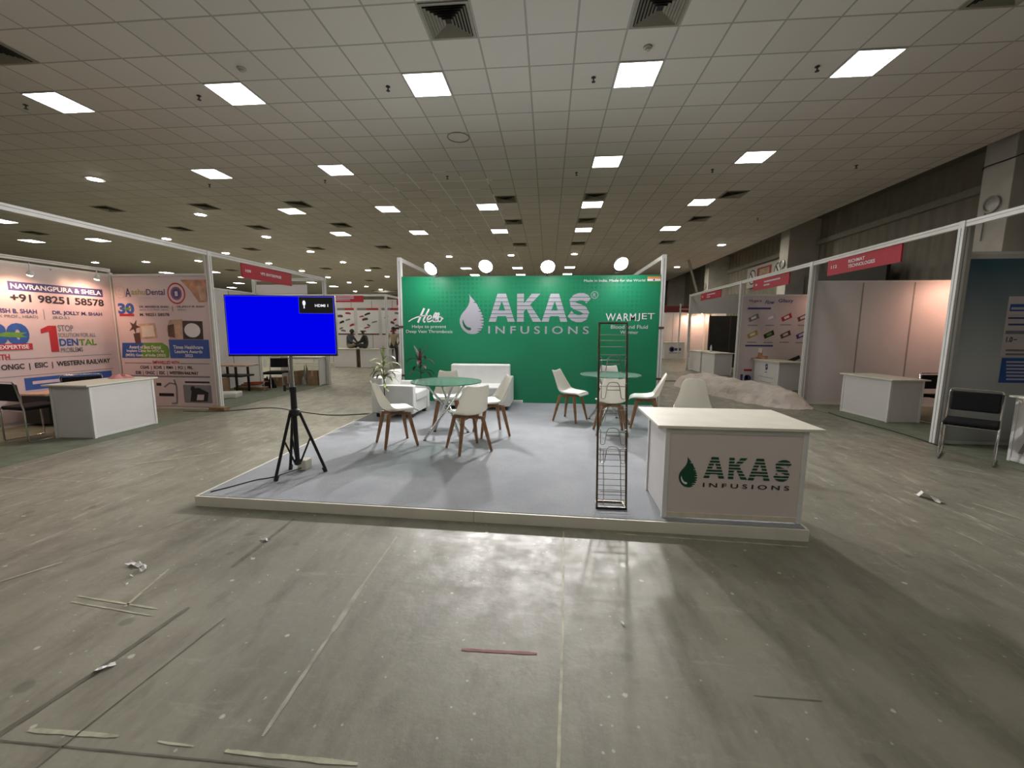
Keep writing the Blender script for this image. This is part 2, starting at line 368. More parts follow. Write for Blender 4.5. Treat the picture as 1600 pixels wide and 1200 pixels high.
# ------------------------------------------------------------------ flat print helpers
_txt = {}
def glyphs(body, bold=0.0, shear=0.0, space=1.0):
    key = (body, bold, shear, space)
    if key not in _txt:
        cu = bpy.data.curves.new('lettering', 'FONT'); cu.body = body; cu.size = 1; cu.offset = bold; cu.shear = shear; cu.space_character = space; cu.resolution_u = 4
        o = bpy.data.objects.new('lettering', cu); COL.objects.link(o)
        dg = bpy.context.evaluated_depsgraph_get(); me = bpy.data.meshes.new_from_object(o.evaluated_get(dg))
        vs = [(v_.co.x, v_.co.y) for v_ in me.vertices]; fs = [tuple(p.vertices) for p in me.polygons]
        bpy.data.objects.remove(o); bpy.data.curves.remove(cu); bpy.data.meshes.remove(me)
        _txt[key] = (vs, fs)
    return _txt[key]
class Plane:
    """a flat printed face: origin, u axis, v = up, n = towards the viewer"""
    def __init__(s, o, u, n, v=(0, 0, 1)): s.o, s.u, s.n, s.v = Vector(o), Vector(u).normalized(), Vector(n).normalized(), Vector(v).normalized()
    def at(s, u, v, d=.002): return s.o + s.u*u + s.v*v + s.n*d
    def uv(s, px, py):
        d = ray(px, py); t_ = (s.o-CAM).dot(s.n)/d.dot(s.n); q = CAM + d*t_ - s.o; return q.dot(s.u), q.dot(s.v)
    def rect(s, mb, a, b, mat, d=.002, quad=False):
        (u0, v0), (u1, v1) = a, b; mb.use(mat).add([s.at(u0,v0,d), s.at(u1,v0,d), s.at(u1,v1,d), s.at(u0,v1,d)], [(0,1,2,3)])
    def poly(s, mb, pts, mat, d=.002): mb.use(mat).add([s.at(u, v, d) for u, v in pts], [tuple(range(len(pts)))])
    def text(s, mb, body, a, b, mat, d=.004, bold=0.0, shear=0.0, space=1.0):
        vs, fs = glyphs(body, bold, shear, space)
        if not vs: return
        x0, x1 = min(p[0] for p in vs), max(p[0] for p in vs); y0, y1 = min(p[1] for p in vs), max(p[1] for p in vs)
        (u0, v0), (u1, v1) = a, b
        mb.use(mat).add([s.at(u0+(x-x0)/(x1-x0)*(u1-u0), v0+(y-y0)/(y1-y0)*(v1-v0), d) for x, y in vs], fs)
    def ell(s, mb, c, ru, rv, mat, d=.003, n=28):
        s.poly(mb, [(c[0]+ru*math.cos(2*PI*k/n), c[1]+rv*math.sin(2*PI*k/n)) for k in range(n)], mat, d)
    def line(s, mb, pts, wd, mat, d=.003):
        for (a, b_) in zip(pts[:-1], pts[1:]):
            dx, dy = b_[0]-a[0], b_[1]-a[1]; l = math.hypot(dx, dy) or 1; nx, ny = -dy/l*wd/2, dx/l*wd/2
            s.poly(mb, [(a[0]-nx, a[1]-ny), (b_[0]-nx, b_[1]-ny), (b_[0]+nx, b_[1]+ny), (a[0]+nx, a[1]+ny)], mat, d)
    # pixel-measured variants (lower-left pixel, upper-right pixel)
    def pr(s, mb, x0, yb, x1, yt, mat, d=.002): s.rect(mb, s.uv(x0, yb), s.uv(x1, yt), mat, d)
    def pt(s, mb, body, x0, yb, x1, yt, mat, d=.004, **k): s.text(mb, body, s.uv(x0, yb), s.uv(x1, yt), mat, d, **k)

def clip_poly(pts, y0, y1):
    def half(ps, f):
        out = []
        for i in range(len(ps)):
            a, b_ = ps[i-1], ps[i]; fa, fb = f(a), f(b_)
            if fa >= 0: out.append(a)
            if (fa >= 0) != (fb >= 0):
                t_ = fa/(fa-fb); out.append((a[0]+(b_[0]-a[0])*t_, a[1]+(b_[1]-a[1])*t_))
        return out
    ps = half(pts, lambda p: p[1]-y0)
    return half(ps, lambda p: y1-p[1]) if ps else ps
LETTER = {
 'A': [[(0,0),(.27,0),(.335,.2),(.068,.2)], [(.73,0),(1,0),(.932,.2),(.665,.2)], [(.068,.2),(.932,.2),(.864,.4),(.136,.4)], [(.136,.4),(.37,.4),(.49,.72),(.245,.72)], [(.63,.4),(.864,.4),(.755,.72),(.51,.72)], [(.245,.72),(.755,.72),(.66,1),(.34,1)]],
 'K': [[(0,0),(.29,0),(.29,1),(0,1)], [(.291,.36),(.98,1),(.62,1),(.291,.66)], [(.40,.462),(.68,0),(1.04,0),(.56,.61)]],
}
def s_letter():
    cl = [(.94,.72),(.84,.83),(.68,.875),(.48,.87),(.30,.82),(.19,.72),(.22,.61),(.38,.54),(.58,.49),(.76,.42),(.85,.31),(.79,.19),(.62,.125),(.42,.125),(.22,.18),(.08,.30)]
    out = []; hw = .125; L_, R_ = [], []
    for i, p in enumerate(cl):
        a, b_ = cl[max(i-1, 0)], cl[min(i+1, len(cl)-1)]; dx, dy = b_[0]-a[0], b_[1]-a[1]; l = math.hypot(dx, dy)
        nx, ny = -dy/l*hw*1.12, dx/l*hw; L_.append((p[0]+nx, p[1]+ny)); R_.append((p[0]-nx, p[1]-ny))
    return [[L_[i], L_[i+1], R_[i+1], R_[i]] for i in range(len(cl)-1)]
LETTER['S'] = s_letter()
def striped(pl, mb, ch, a, b, mat, gap, n=7):
    (u0, v0), (u1, v1) = a, b
    for k in range(n):
        lo, hi_ = k/n + (gap/2 if k else 0), (k+1)/n - (gap/2 if k < n-1 else 0)
        for q in LETTER[ch]:
            c_ = clip_poly(q, lo, hi_)
            if len(c_) > 2: pl.poly(mb, [(u0+x*(u1-u0), v0+y*(v1-v0)) for x, y in c_], mat, .003)
def drop_shape(pl, mb, a, b, mat, bg, tick):
    """liquid drop between lower-left a and upper-right b, with crescent and level ticks in the ground colour"""
    (u0, v0), (u1, v1) = a, b
    pts = [(.39,1),(.46,.93),(.58,.85),(.72,.74),(.85,.61),(.95,.48),(1,.35),(.985,.23),(.92,.12),(.80,.045),(.65,.005),(.5,0),(.33,.02),(.18,.08),(.07,.17),(.01,.28),(.01,.37),(.06,.46),(.15,.54),(.27,.62),(.36,.70),(.42,.79),(.43,.88),(.42,.95)]
    q = lambda x, y: (u0+x*(u1-u0), v0+y*(v1-v0))
    pl.poly(mb, [q(*p) for p in pts], mat, .003)
    cres = [(.14,.37),(.12,.29),(.16,.20),(.24,.14),(.34,.10),(.44,.095),(.48,.115),(.47,.15),(.42,.165),(.34,.17),(.26,.21),(.19,.28)]
    pl.poly(mb, [q(*p) for p in cres], bg, .0045)
    for y, x0, x1 in ((.78,.56,.68),(.68,.74,.80),(.63,.78,.84),(.56,.76,.91),(.49,.85,.955),(.42,.88,.985),(.345,.83,1.0),(.27,.88,.99),(.20,.86,.97),(.13,.73,.93),(.07,.72,.85)):
        pl.poly(mb, [q(x0, y), q(x1+.01, y-.012), q(x1+.01, y+.012), q(x0+.02, y+.008)], tick, .0045)
# ------------------------------------------------------------------ the hall
CEIL = 5.128
XL, XR, YN, YF, XC = -36.0, 10.1, -6.0, 41.0, 8.35
structure(MB().box(XL, XR, YN, YF, -.2, 0).build('floor', 'concrete'))
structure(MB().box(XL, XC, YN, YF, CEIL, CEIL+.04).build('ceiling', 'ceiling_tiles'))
mb = MB().box(XC, XR, YN, YF, 5.75, 5.85).box(XC-.03, XC, YN, YF, CEIL+.04, 5.75)
structure(mb.build('ceiling_eaves', 'soffit_dark'))
structure(MB().box(XL-.2, XL, YN, YF, 0, 6).build('wall_left', 'hall_wall'))
structure(MB().box(XL, XR+.2, YF, YF+.2, 0, 6).build('wall_far', 'hall_wall'))
structure(MB().box(XL, XR+.2, YN-.2, YN, 0, 6).build('wall_near', 'hall_wall'))
structure(MB().box(XR, XR+.2, YN, YF, 0, 6).build('wall_right', 'cladding'))
for i, y in enumerate((1.7, 9.3, 16.9, 24.75, 32.3)):
    structure(MB().box(9.0, XR, y, y+.6, 0, 5.75).build('pillar_%d' % (i+1), 'column_paint', bevel=.01))
structure(MB().box(-16, -6.5, 36.6, 37.0, 4.95, CEIL).build('trim_1', 'soffit_dark'))

# floor marks: worn tape and paint on the concrete
def strip(pts, wd, mat, z=.002, jag=.38):
    mb_ = MB(); P_ = [Vector(p) for p in pts]; rows = []
    for a, b_ in zip(P_[:-1], P_[1:]):
        n_ = max(2, int((b_-a).length/.045)); d = (b_-a).normalized(); x = Vector((-d.y, d.x)); ends = (a == P_[0], b_ == P_[-1])
        for k in range(n_+(b_ == P_[-1])):
            q = a+(b_-a)*k/n_; e = wd/2*(.6 if (k == 0 and ends[0]) or (k == n_ and ends[1]) else 1)
            rows.append((q+x*e*random.uniform(1-jag, 1), q-x*e*random.uniform(1-jag, 1)))
    vs = []
    for a, b_ in rows: vs += [(a.x, a.y, z), (b_.x, b_.y, z)]
    mb_.add(vs, [(2*i, 2*i+1, 2*i+3, 2*i+2) for i in range(len(rows)-1)])
    return mb_
MARKS = [
 ([(.141, 3.05), (.10, 2.0), (.06, 1.3), (.03, .6)], .016, 'tape_pale'),
 ([(-1.99, 1.24), (-1.62, 1.25)], .022, 'tape_pale'), ([(-1.17, 1.235), (-.66, 1.235)], .022, 'tape_pale'), ([(-1.45, 1.245), (-1.30, 1.24)], .012, 'tape_pale'),
 ([(-.40, 1.797), (-.03, 1.805)], .02, 'tape_red'),
 ([(-2.72, 1.99), (-2.15, 1.93)], .016, 'tape_pale'), ([(-2.70, 1.94), (-2.12, 1.875)], .012, 'tape_pale'), ([(-2.35, 1.93), (-2.44, 2.29)], .02, 'tape_pale'),
 ([(-1.12, 2.85), (-1.11, 2.25)], .016, 'tape_faint'), ([(-1.11, 2.25), (-1.09, 1.85)], .034, 'tape_faint'), ([(-1.09, 1.85), (-1.07, 1.3)], .022, 'tape_faint'),
 ([(-1.99, 1.96), (-2.03, 1.50), (-2.08, 1.20), (-2.12, .9)], .035, 'tape_dark'), ([(-2.07, 3.05), (-2.05, 2.35)], .035, 'tape_dark'),
 ([(-5.9, 3.66), (-4.75, 3.645)], .02, 'tape_pale'), ([(3.60, 3.72), (3.59, 3.30)], .022, 'tape_pale'), ([(3.9, 3.95), (4.0, 3.55)], .03, 'tape_pale'),
 ([(.55, 3.05), (1.9, 2.98)], .022, 'tape_pale'), ([(-2.95, 2.95), (-3.2, 2.35)], .014, 'tape_faint'), ([(-3.22, 2.3), (-3.5, 1.8)], .028, 'tape_faint'),
 ([(-2.6, 1.19), (-1.03, 1.2), (.0, 1.17)], .008, 'tape_dark'), ([(.9, 1.66), (1.18, 1.66)], .006, 'tape_dark'),
 ([(5.0, 6.9), (5.25, 6.1)], .04, 'tape_pale'), ([(4.45, 5.15), (4.9, 4.75)], .03, 'tape_pale'), ([(-4.75, 4.2), (-4.1, 4.75)], .035, 'tape_pale'),
 ([(-1.72, 1.9), (-1.78, 1.3), (-1.80, .9)], .008, 'tape_dark'),
]
for i, (pts, wd, mat) in enumerate(MARKS):
    structure(strip(pts, wd, mat).build('floor_marking', mat))

# ------------------------------------------------------------------ ceiling fittings
def ceiling_panel():
    t = thing('ceiling_light', (0, 0, CEIL), 'square white LED panel', 'ceiling light')
    h = .295
    mb_ = MB()
    for a in ((-h, h, -h, -h+.018), (-h, h, h-.018, h), (-h, -h+.018, -h+.018, h-.018), (h-.018, h, -h+.018, h-.018)): mb_.box(a[0], a[1], a[2], a[3], -.012, .0)
    mb_.build('frame', 'white_aluminium', t)
    MB().box(-h+.018, h-.018, -h+.018, h-.018, -.008, 0).build('diffuser', 'panel_light', t); return t
cp0 = ceiling_panel(); n_panel = 0
ROWN = ['nearest row', 'second row', 'third row', 'fourth row']
COLN = ['leftmost', 'second from left', 'middle', 'second from right', 'rightmost']
def put_panel(x, y, label, group='square LED panels in the ceiling'):
    global n_panel
    t = cp0 if n_panel == 0 else dup(cp0); n_panel += 1
    t.location = (x, y, CEIL); t['label'] = label; t['group'] = group
for r, y in enumerate((6.4, 9.4, 12.4, 15.35)):
    for c_, x in enumerate((-7.815, -4.815, -1.815, 1.185, 4.185)):
        if (r, c_) == (1, 2): continue
        cn = COLN[c_] if r != 1 else ['leftmost', 'second from left', '', 'second from right', 'rightmost'][c_]
        put_panel(x, y, '%s of the square LED ceiling panels in the %s above the stand' % (cn, ROWN[r]))
for x, y in [(x, y) for y in (.4, -2.6) for x in (-7.815, -4.815, -1.815, 1.185, 4.185)]: put_panel(x, y, 'unseen square LED ceiling panel added to light the foreground')  # two panel rows out of view, added to light the foreground
for i, (x, y) in enumerate(((-4.8, 24.1), (-1.815, 24.1), (1.15, 24.05), (-4.8, 26.95), (-1.83, 26.95), (1.14, 26.85))):
    put_panel(x, y, '%s of three small LED panels in the %s row above the green wall' % (('left', 'middle', 'right')[i % 3], ('upper', 'lower')[i//3]))
FAR_N = {q: n_ for q, n_ in zip(((-18.3, 12.75), (-21.2, 15.67), (-18.22, 15.69), (-24.27, 24.76), (-21.0, 24.67), (-20.9, 27.2), (-24.0, 30.6), (-27.1, 33.7), (-17.95, 30.4), (-17.75, 33.24)), ('first', 'third', 'second', 'fifth', 'fourth', 'sixth', 'eighth', 'tenth', 'seventh', 'ninth'))}
for x, y in ((-18.3, 12.75), (-21.2, 15.67), (-18.22, 15.69), (-24.27, 24.76), (-21.0, 24.67), (-20.9, 27.2), (-24.0, 30.6), (-27.1, 33.7), (-17.95, 30.4), (-17.75, 33.24)):
    put_panel(x, y, '%s distant square LED panel over the left stalls, counted from the nearest' % FAR_N[(x, y)], 'far LED panels over the left stalls')

def downlight():
    t = thing('ceiling_downlight', (0, 0, CEIL), 'small round downlight', 'ceiling light')
    MB().lathe([(.15, -.012), (.19, -.012), (.195, 0), (.15, 0)], n=20).build('trim_ring', 'white_aluminium', t)
    MB().lathe([(.15, 0), (.15, -.010), (.08, -.022)], n=20).build('diffuser', 'downlight_glow', t, smooth=True); return t
NTH = ['nearest', 'second', 'third', 'fourth', 'fifth', 'sixth', 'seventh', 'eighth', 'ninth', 'tenth']
dl0 = downlight(); k = 0
DL = [(-10.92, 9.5), (-10.92, 12.53), (-10.95, 15.6), (-10.95, 18.6), (-10.9, 21.54), (-10.84, 24.44), (-10.83, 27.37),
      (-15.2, 15.67), (-15.2, 18.7), (-15.15, 21.64), (-15.04, 24.46), (-15.03, 27.47), (-15.07, 30.55), (-15.0, 33.37), (-14.88, 36.0),
      (-4.87, 20.27), (-1.83, 20.1), (1.16, 20.0), (7.11, 18.33), (7.11, 24.3), (-24.5, 20.8), (-21.5, 20.8), (-18.37, 20.67), (-17.9, 37.4), (-20.9, 37.5)]
names = {0: 'large round downlight nearest the camera, alone above the left stall', 1: 'round downlight beside a vent, second from nearest in its row',
         18: 'round downlight near the ceiling edge, nearer of the two on the right', 19: 'round downlight near the ceiling edge, farther of the two on the right',
         15: 'small downlight in the ceiling above the second floodlight gap on the left', 16: 'small downlight above the middle of the green wall', 17: 'small downlight above the right half of the green wall'}
for i, (x, y) in enumerate(DL):
    t = dl0 if i == 0 else dup(dl0)
    t.location = (x, y, CEIL); t['group'] = 'round downlights in the ceiling'
    t['label'] = names.get(i) or ('%s round downlight in the line receding over the left stalls' % NTH[i] if i < 7 else '%s round downlight in the second line farther left' % NTH[i-7] if i < 15 else '%s of the tiny downlights at the far left end of the ceiling' % ('first', 'second', 'third', 'fourth', 'fifth')[i-20])

def vent():
    t = thing('ceiling_vent', (0, 0, CEIL), 'vent', 'vent'); h = .285
    MB().box(-h, h, -h, h, -.003, 0).build('backing', 'vent_dark', t)
    mb_ = MB()
    def ring(a, b_, za, zb):
        vs = [(-a,-a,za),(a,-a,za),(a,a,za),(-a,a,za),(-b_,-b_,zb),(b_,-b_,zb),(b_,b_,zb),(-b_,b_,zb)]
        mb_.add(vs, [(0,1,5,4),(1,2,6,5),(2,3,7,6),(3,0,4,7)])
    ring(h, h-.035, -.012, -.012); ring(h, h, -.012, 0)
    f_ = mb_; mb_ = MB()
    f_.build('frame', 'vent_metal', t)
    a = h-.045
    while a > .04: ring(a, a-.024, -.026, -.005); a -= .036
    mb_.build('louvre', 'vent_metal', t); return t
vt0 = vent(); first = True
VT = [(-1.215, 5.2, 'large square vent at the top of the picture left of centre'), (1.185, 5.2, 'large square vent at the top of the picture right of centre'),
      (-7.215, 5.2, 'dark vent cut by the upper left picture edge'), (4.785, 5.2, 'vent cut by the top edge at upper right')]
for x, y in [(-13.2, 11.75), (-10.1, 11.75), (-7.2, 11.75), (-1.215, 11.75), (1.185, 11.7), (4.785, 11.8), (-13.2, 14.2), (-10.25, 14.2), (-7.15, 14.1), (-1.2, 14.1), (1.185, 14.1), (4.75, 14.15),
             (-19.3, 14.4), (-13.3, 17.9), (-10.28, 17.9), (-7.2, 17.85), (-1.25, 17.7), (1.16, 17.65), (4.72, 17.65), (-13.05, 23.67), (-10.05, 23.67), (-19.2, 23.95), (-13, 29.45)]:
    VT.append((x, y, 'square ceiling vent, dark louvres, in the rows over the %s of the hall' % ('far left' if x < -9 else 'left' if x < -5 else 'middle' if x < 3 else 'right')))
VR = {}
for x, y, lb in VT: VR.setdefault(min((5.2, 11.75, 14.2, 17.8, 23.8, 29.45), key=lambda r_: abs(r_-y)), []).append(x)
for i, (x, y, lb) in enumerate(VT):
    r_ = min(VR, key=lambda q: abs(q-y))
    if r_ > 6: VT[i] = (x, y, '%s ceiling vent from the left in the %s row of square vents' % (('first', 'second', 'third', 'fourth', 'fifth', 'sixth', 'seventh')[sorted(VR[r_]).index(x)], NTH[sorted(VR).index(r_)]))
for x, y, lb in VT:
    t = vt0 if first else dup(vt0); first = False
    t.location = (x, y, CEIL); t['label'] = lb; t['group'] = 'square air vents in the ceiling'

def sprinkler():
    t = thing('fire_sprinkler', (0, 0, CEIL), 's', 'sprinkler')
    MB().lathe([(.032, 0), (.034, -.006), (.018, -.012), (.010, -.014), (.009, -.05), (.012, -.052)], n=12).build('stem', 'sprinkler_metal', t, smooth=True)
    MB().lathe([(.004, -.05), (.026, -.056), (.028, -.062), (.004, -.064)], n=12).build('deflector', 'sprinkler_metal', t); return t
sp0 = sprinkler()
for i, (x, y) in enumerate(((-8.45, 6.42), (-5.43, 6.4), (-2.42, 6.4), (.585, 6.42), (3.585, 6.42), (-8.45, 10.05), (-5.42, 10.0), (-2.41, 9.97), (.58, 9.97), (3.58, 10.02), (6.58, 10.02), (6.57, 14.23))):
    t = sp0 if i == 0 else dup(sp0); t.location = (x, y, CEIL); t['group'] = 'fire sprinklers in the ceiling'
    t['label'] = 'small dark fire sprinkler hanging from the ceiling in the %s row, %s' % ('nearest' if y < 7 else 'second' if y < 11 else 'third', ('far left', 'left', 'left of centre', 'right of centre', 'right', 'far left', 'left', 'left of centre', 'right of centre', 'right', 'far right', 'far right')[i])
def detector():
    t = thing('smoke_detector', (0, 0, CEIL), 'd', 'smoke detector')
    MB().lathe([(.055, 0), (.055, -.018), (.045, -.024)], n=16).build('mount', 'detector_plastic', t, smooth=True)
    MB().lathe([(.036, -.024), (.036, -.042), (.024, -.05), (.006, -.052)], n=16).build('sensor_head', 'detector_plastic', t, smooth=True); return t
d0 = detector()
for i, (x, y) in enumerate(((-4.27, 5.82), (1.2, 5.84))):
    t = d0 if i == 0 else dup(d0); t.location = (x, y, CEIL); t['group'] = 'smoke detectors'
    t['label'] = ('beige round smoke detector beside the second panel light from the left', 'beige round smoke detector below the right vent at the top')[i]
tag(MB().tube([(-1.73+.2*math.cos(2*PI*k/32), 8.06+.2*math.sin(2*PI*k/32), CEIL-.004) for k in range(32)], .012, 6, closed=True).build('ceiling_speaker', 'vent_metal', smooth=True), 'round ring of a speaker set flush in the ceiling tiles', 'speaker')
tag(MB().box(-2.08, -1.53, 9.13, 9.67, CEIL-.004, CEIL+.001).build('access_panel', 'pale_panel'), 'pale square ceiling panel without a lamp below the round ring', 'ceiling panel')

# ------------------------------------------------------------------ the green stand: platform and back wall
PZ = .09
t = thing('exhibition_platform', (-.59, 5.7, 0), 'low square platform with grey carpet and pale wooden edge boards', 'platform')
Q = [(-3.09, 3.215), (1.955, 3.07), (2.06, 8.28), (-3.13, 8.32)]
mb = MB(); inn = .018
def quadbox(mb_, q, z0, z1):
    return mb_.add([(x, y, z0) for x, y in q]+[(x, y, z1) for x, y in q], [(0,3,2,1),(4,5,6,7),(0,1,5,4),(1,2,6,5),(2,3,7,6),(3,0,4,7)])
Qi = [(-3.07, 3.235), (1.935, 3.09), (2.04, 8.26), (-3.11, 8.30)]
quadbox(MB(), Qi, 0.003, PZ-.004).build('deck', 'plywood', t, world=True)
quadbox(MB(), Qi, PZ-.004, PZ).build('carpet', 'grey_carpet', t, world=True)
def edgeboard(a, b_, z0=.0, z1=PZ, th=.018):
    a, b_ = Vector(a+(0,)), Vector(b_+(0,)); d = (b_-a).normalized(); mb_ = MB()
    mb_.obox((a+b_)/2+Vector((0, 0, (z0+z1)/2)), d, Vector((-d.y, d.x, 0)), (0, 0, 1), (b_-a).length/2, th/2, (z1-z0)/2)
    return mb_.build('edge_board', 'cream_board', t, bevel=.002, world=True)
edgeboard((-3.09, 3.215), (-.585, 3.142)); edgeboard((-.581, 3.142), (1.955, 3.07))
edgeboard((-3.085, 3.23), (-3.128, 8.31)); edgeboard((1.95, 3.085), (2.055, 8.27))

WY = 8.27
GX0, GX1, GZ1 = -2.97, 2.135, 2.625
t = thing('backdrop_panel', (-.4, WY+.03, 0), 'large green printed back wall of the middle stand with white lettering', 'display wall')
MB().box(GX0, GX1, WY, WY+.05, PZ+.001, GZ1).build('vinyl_panel', 'green_vinyl', t, world=True)
G = Plane((0, WY, 0), (1, 0, 0), (0, -1, 0))
def gp(k_, x, y):   # pixel of the 7.27x enlarged crops of the wall
    return ((620 if k_ == 1 else 830)+x/7.2727, 400+y/7.2727)
def gtext(mb_, body, k_, x0, yb, x1, yt, mat='print_white', k2=None, **kw):
    a = gp(k_, x0, yb); b_ = gp(k2 or k_, x1, yt); G.text(mb_, body, G.uv(*a), G.uv(*b_), mat, **kw)
mb = MB(); drop_shape(G, mb, G.uv(*gp(1, 715, 887)), G.uv(*gp(1, 987, 425)), 'logo_white', 'tick_green', 'tick_green'); mb.build('drop_emblem', None, t, world=True)
mb = MB()
for ch, k_, x0, yb, x1, k2 in (('A', 1, 1045, 747, 1343, 1), ('K', 1, 1365, 747, 110, 2), ('A', 2, 118, 747, 417, 2), ('S', 2, 415, 752, 668, 2)):
    striped(G, mb, ch, G.uv(*gp(k_, x0, yb)), G.uv(*gp(k2, x1, 428 if ch != 'S' else 420)), 'logo_white', .022*7/7)
gtext(mb, 'I N F U S I O N S', 1, 1040, 882, 655, 800, 'logo_white', k2=2, bold=.012)
G.text(mb, 'R', G.uv(*gp(2, 703, 465)), G.uv(*gp(2, 738, 422)), 'logo_white', bold=.01)
a, b_ = G.uv(*gp(2, 680, 480)), G.uv(*gp(2, 760, 406)); cx, cz, rr_ = (a[0]+b_[0])/2, (a[1]+b_[1])/2, (b_[0]-a[0])/2
G.line(mb, [(cx+rr_*math.cos(2*PI*q/24), cz+rr_*math.sin(2*PI*q/24)) for q in range(25)], .012, 'logo_white')
mb.build('logo_lettering', None, t, world=True)
mb = MB()
def smooth(P_):
    out = []
    for i_ in range(len(P_)-1):
        a, b_, c_, d = P_[max(i_-1, 0)], P_[i_], P_[i_+1], P_[min(i_+2, len(P_)-1)]
        for q in range(6):
            f_ = q/6; out.append(tuple(.5*(2*b_[e]+(c_[e]-a[e])*f_+(2*a[e]-5*b_[e]+4*c_[e]-d[e])*f_*f_+(3*b_[e]-a[e]-3*c_[e]+d[e])*f_**3) for e in (0, 1)))
    return out+[P_[-1]]
for wd_, pts in ((.040, [(312, 594), (282, 660), (250, 735), (240, 756)]), (.034, [(368, 602), (335, 665), (305, 722), (306, 746), (325, 748)]), (.022, [(134, 745), (180, 716), (240, 692), (300, 679), (350, 672)]),
                 (.026, [(334, 730), (372, 716), (394, 694), (382, 676), (358, 690), (344, 722), (356, 746), (384, 742), (408, 722)]), (.026, [(404, 724), (436, 686), (452, 654), (440, 646), (420, 682), (410, 724), (420, 746), (438, 740)]),
                 (.026, [(436, 740), (466, 690), (482, 658), (470, 648), (450, 684), (440, 724), (450, 746), (466, 738)]), (.026, [(500, 692), (480, 694), (468, 718), (478, 744), (500, 738), (510, 712), (502, 694), (528, 716)])):
    G.line(mb, [G.uv(*gp(1, *p)) for p in smooth(pts)], wd_, 'print_white', .003)
gtext(mb, 'Helps to prevent', 1, 175, 828, 560, 785); gtext(mb, 'Deep Vein Thrombosis', 1, 107, 884, 633, 842)
gtext(mb, 'WARM', 2, 845, 738, 1192, 652, bold=.006, space=1.1); gtext(mb, 'JET', 2, 1200, 740, 1405, 650)
gtext(mb, 'Blood and Fluid', 2, 905, 826, 1325, 785); gtext(mb, 'Warmer', 2, 1010, 886, 1217, 848)
gtext(mb, 'Made in India. Made for the World', 2, 600, 294, 1295, 262)
mb.build('slogan_lettering', None, t, world=True)
mb = MB(); (u0, v0), (u1, v1) = G.uv(*gp(2, 1318, 312)), G.uv(*gp(2, 1473, 232)); dv = (v1-v0)/3
for q, mt_ in enumerate(('print_flaggreen', 'print_white', 'print_saffron')): G.rect(mb, (u0, v0+q*dv), (u1, v0+(q+1)*dv), mt_, .002)
G.ell(mb, ((u0+u1)/2, v0+1.5*dv), dv*.4, dv*.4, 'flag_chakra', .004)
mb.build('flag_print', None, t, world=True)

t = thing('stall_frame', (-.4, 9.5, 0), 'white aluminium posts and rails around the green back wall', 'stall frame')
for x in (GX0-.045, GX1+.045):
    for y in (WY+.03, WY+2.9):
        mb = MB().use('white_aluminium').box(x-.04, x+.04, y-.04, y+.04, 0, 3.0).use('groove_grey').box(x-.006, x+.006, y-.0415, y+.0415, .01, 2.93)
        p_ = mb.build('post', None, t, world=True)
        if y < 9:
            for z in (.62, 1.62): MB().box(x-.05, x+.05, y-.05, y+.05, z-.02, z+.02).build('clamp', 'print_brown', p_)
for x in (GX0-.045, GX1+.045): MB().box(x-.03, x+.03, WY+.07, WY+2.86, 2.92, 3.0).build('rail', 'white_aluminium', t, world=True)
MB().box(GX0-.0, GX1, WY+2.88, WY+2.93, 2.92, 3.0).build('rail', 'white_aluminium', t, world=True)
MB().box(GX0+.0, GX1, WY+2.88, WY+2.91, .02, 2.9).build('rear_panel', 'pale_panel', t, world=True)
tag(MB().box(-.72, -.50, WY-.075, WY-.003, PZ, PZ+.055).build('socket_box', 'print_white', bevel=.004), 'small white socket box on the carpet at the foot of the green wall', 'socket box')

# floodlights clamped on the wall top, lamp heads tipped towards the floor in front
def floodlight():
    t_ = thing('floodlight', (0, 0, 0), 'flood', 'floodlight')
    MB().tube([(0, .42, -.10), (0, .42, .02), (0, .38, .06), (0, .02, .10)], .011, 8).box(-.03, .03, .375, .465, -.115, -.09).build('bracket_arm', 'black_metal', t_)
    R_ = Matrix.Rotation(math.radians(-48), 3, 'X')
    mb_ = MB().lathe([(.03, .10), (.06, .095), (.115, .03), (.135, -.01), (.128, -.01), (.10, .02)], n=24); mb_.v = [R_ @ p for p in mb_.v]
    mb_.build('reflector_housing', 'black_metal', t_, smooth=True)
    mb_ = MB().lathe([(.126, -.008), (.124, -.025), (.108, -.050), (.070, -.068), (.02, -.074)], n=24); mb_.v = [R_ @ p for p in mb_.v]
    mb_.build('glowing_lens', 'flood_glow', t_, smooth=True)
    ld = bpy.data.lights.new('flood_beam', 'SPOT'); ld.energy = BEAM_POWER; ld.color = (1, .965, .95); ld.spot_size = math.radians(112); ld.spot_blend = 1.0; ld.shadow_soft_size = .075
    lo = bpy.data.objects.new('flood_beam', ld); COL.objects.link(lo); lo.parent = t_; lo.location = (0, -.10, -.06); lo.rotation_euler = (math.radians(68), 0, math.radians(180)); return t_
fl0 = floodlight()
F0 = {q.name: q.matrix_basis.copy() for q in fl0.children}
for i, (x, z) in enumerate(((-2.24, 2.725), (-1.19, 2.755), (-.03, 2.735), (1.30, 2.775))):
    t = fl0 if i == 0 else dup(fl0); t.location = (x, WY-.42, z); t['group'] = 'floodlights on the green wall'
    for ch in [q for q in t.children if 'arm' not in q.name]: ch.matrix_basis = Matrix.Rotation(math.radians((-32, -8, 6, 24)[i] if i else -32), 4, 'Z') @ F0[ch.name.split('.')[0]]
    t['label'] = '%s of the four glaring floodlights on top of the green wall' % ('leftmost', 'second from left', 'third from left', 'rightmost')[i]

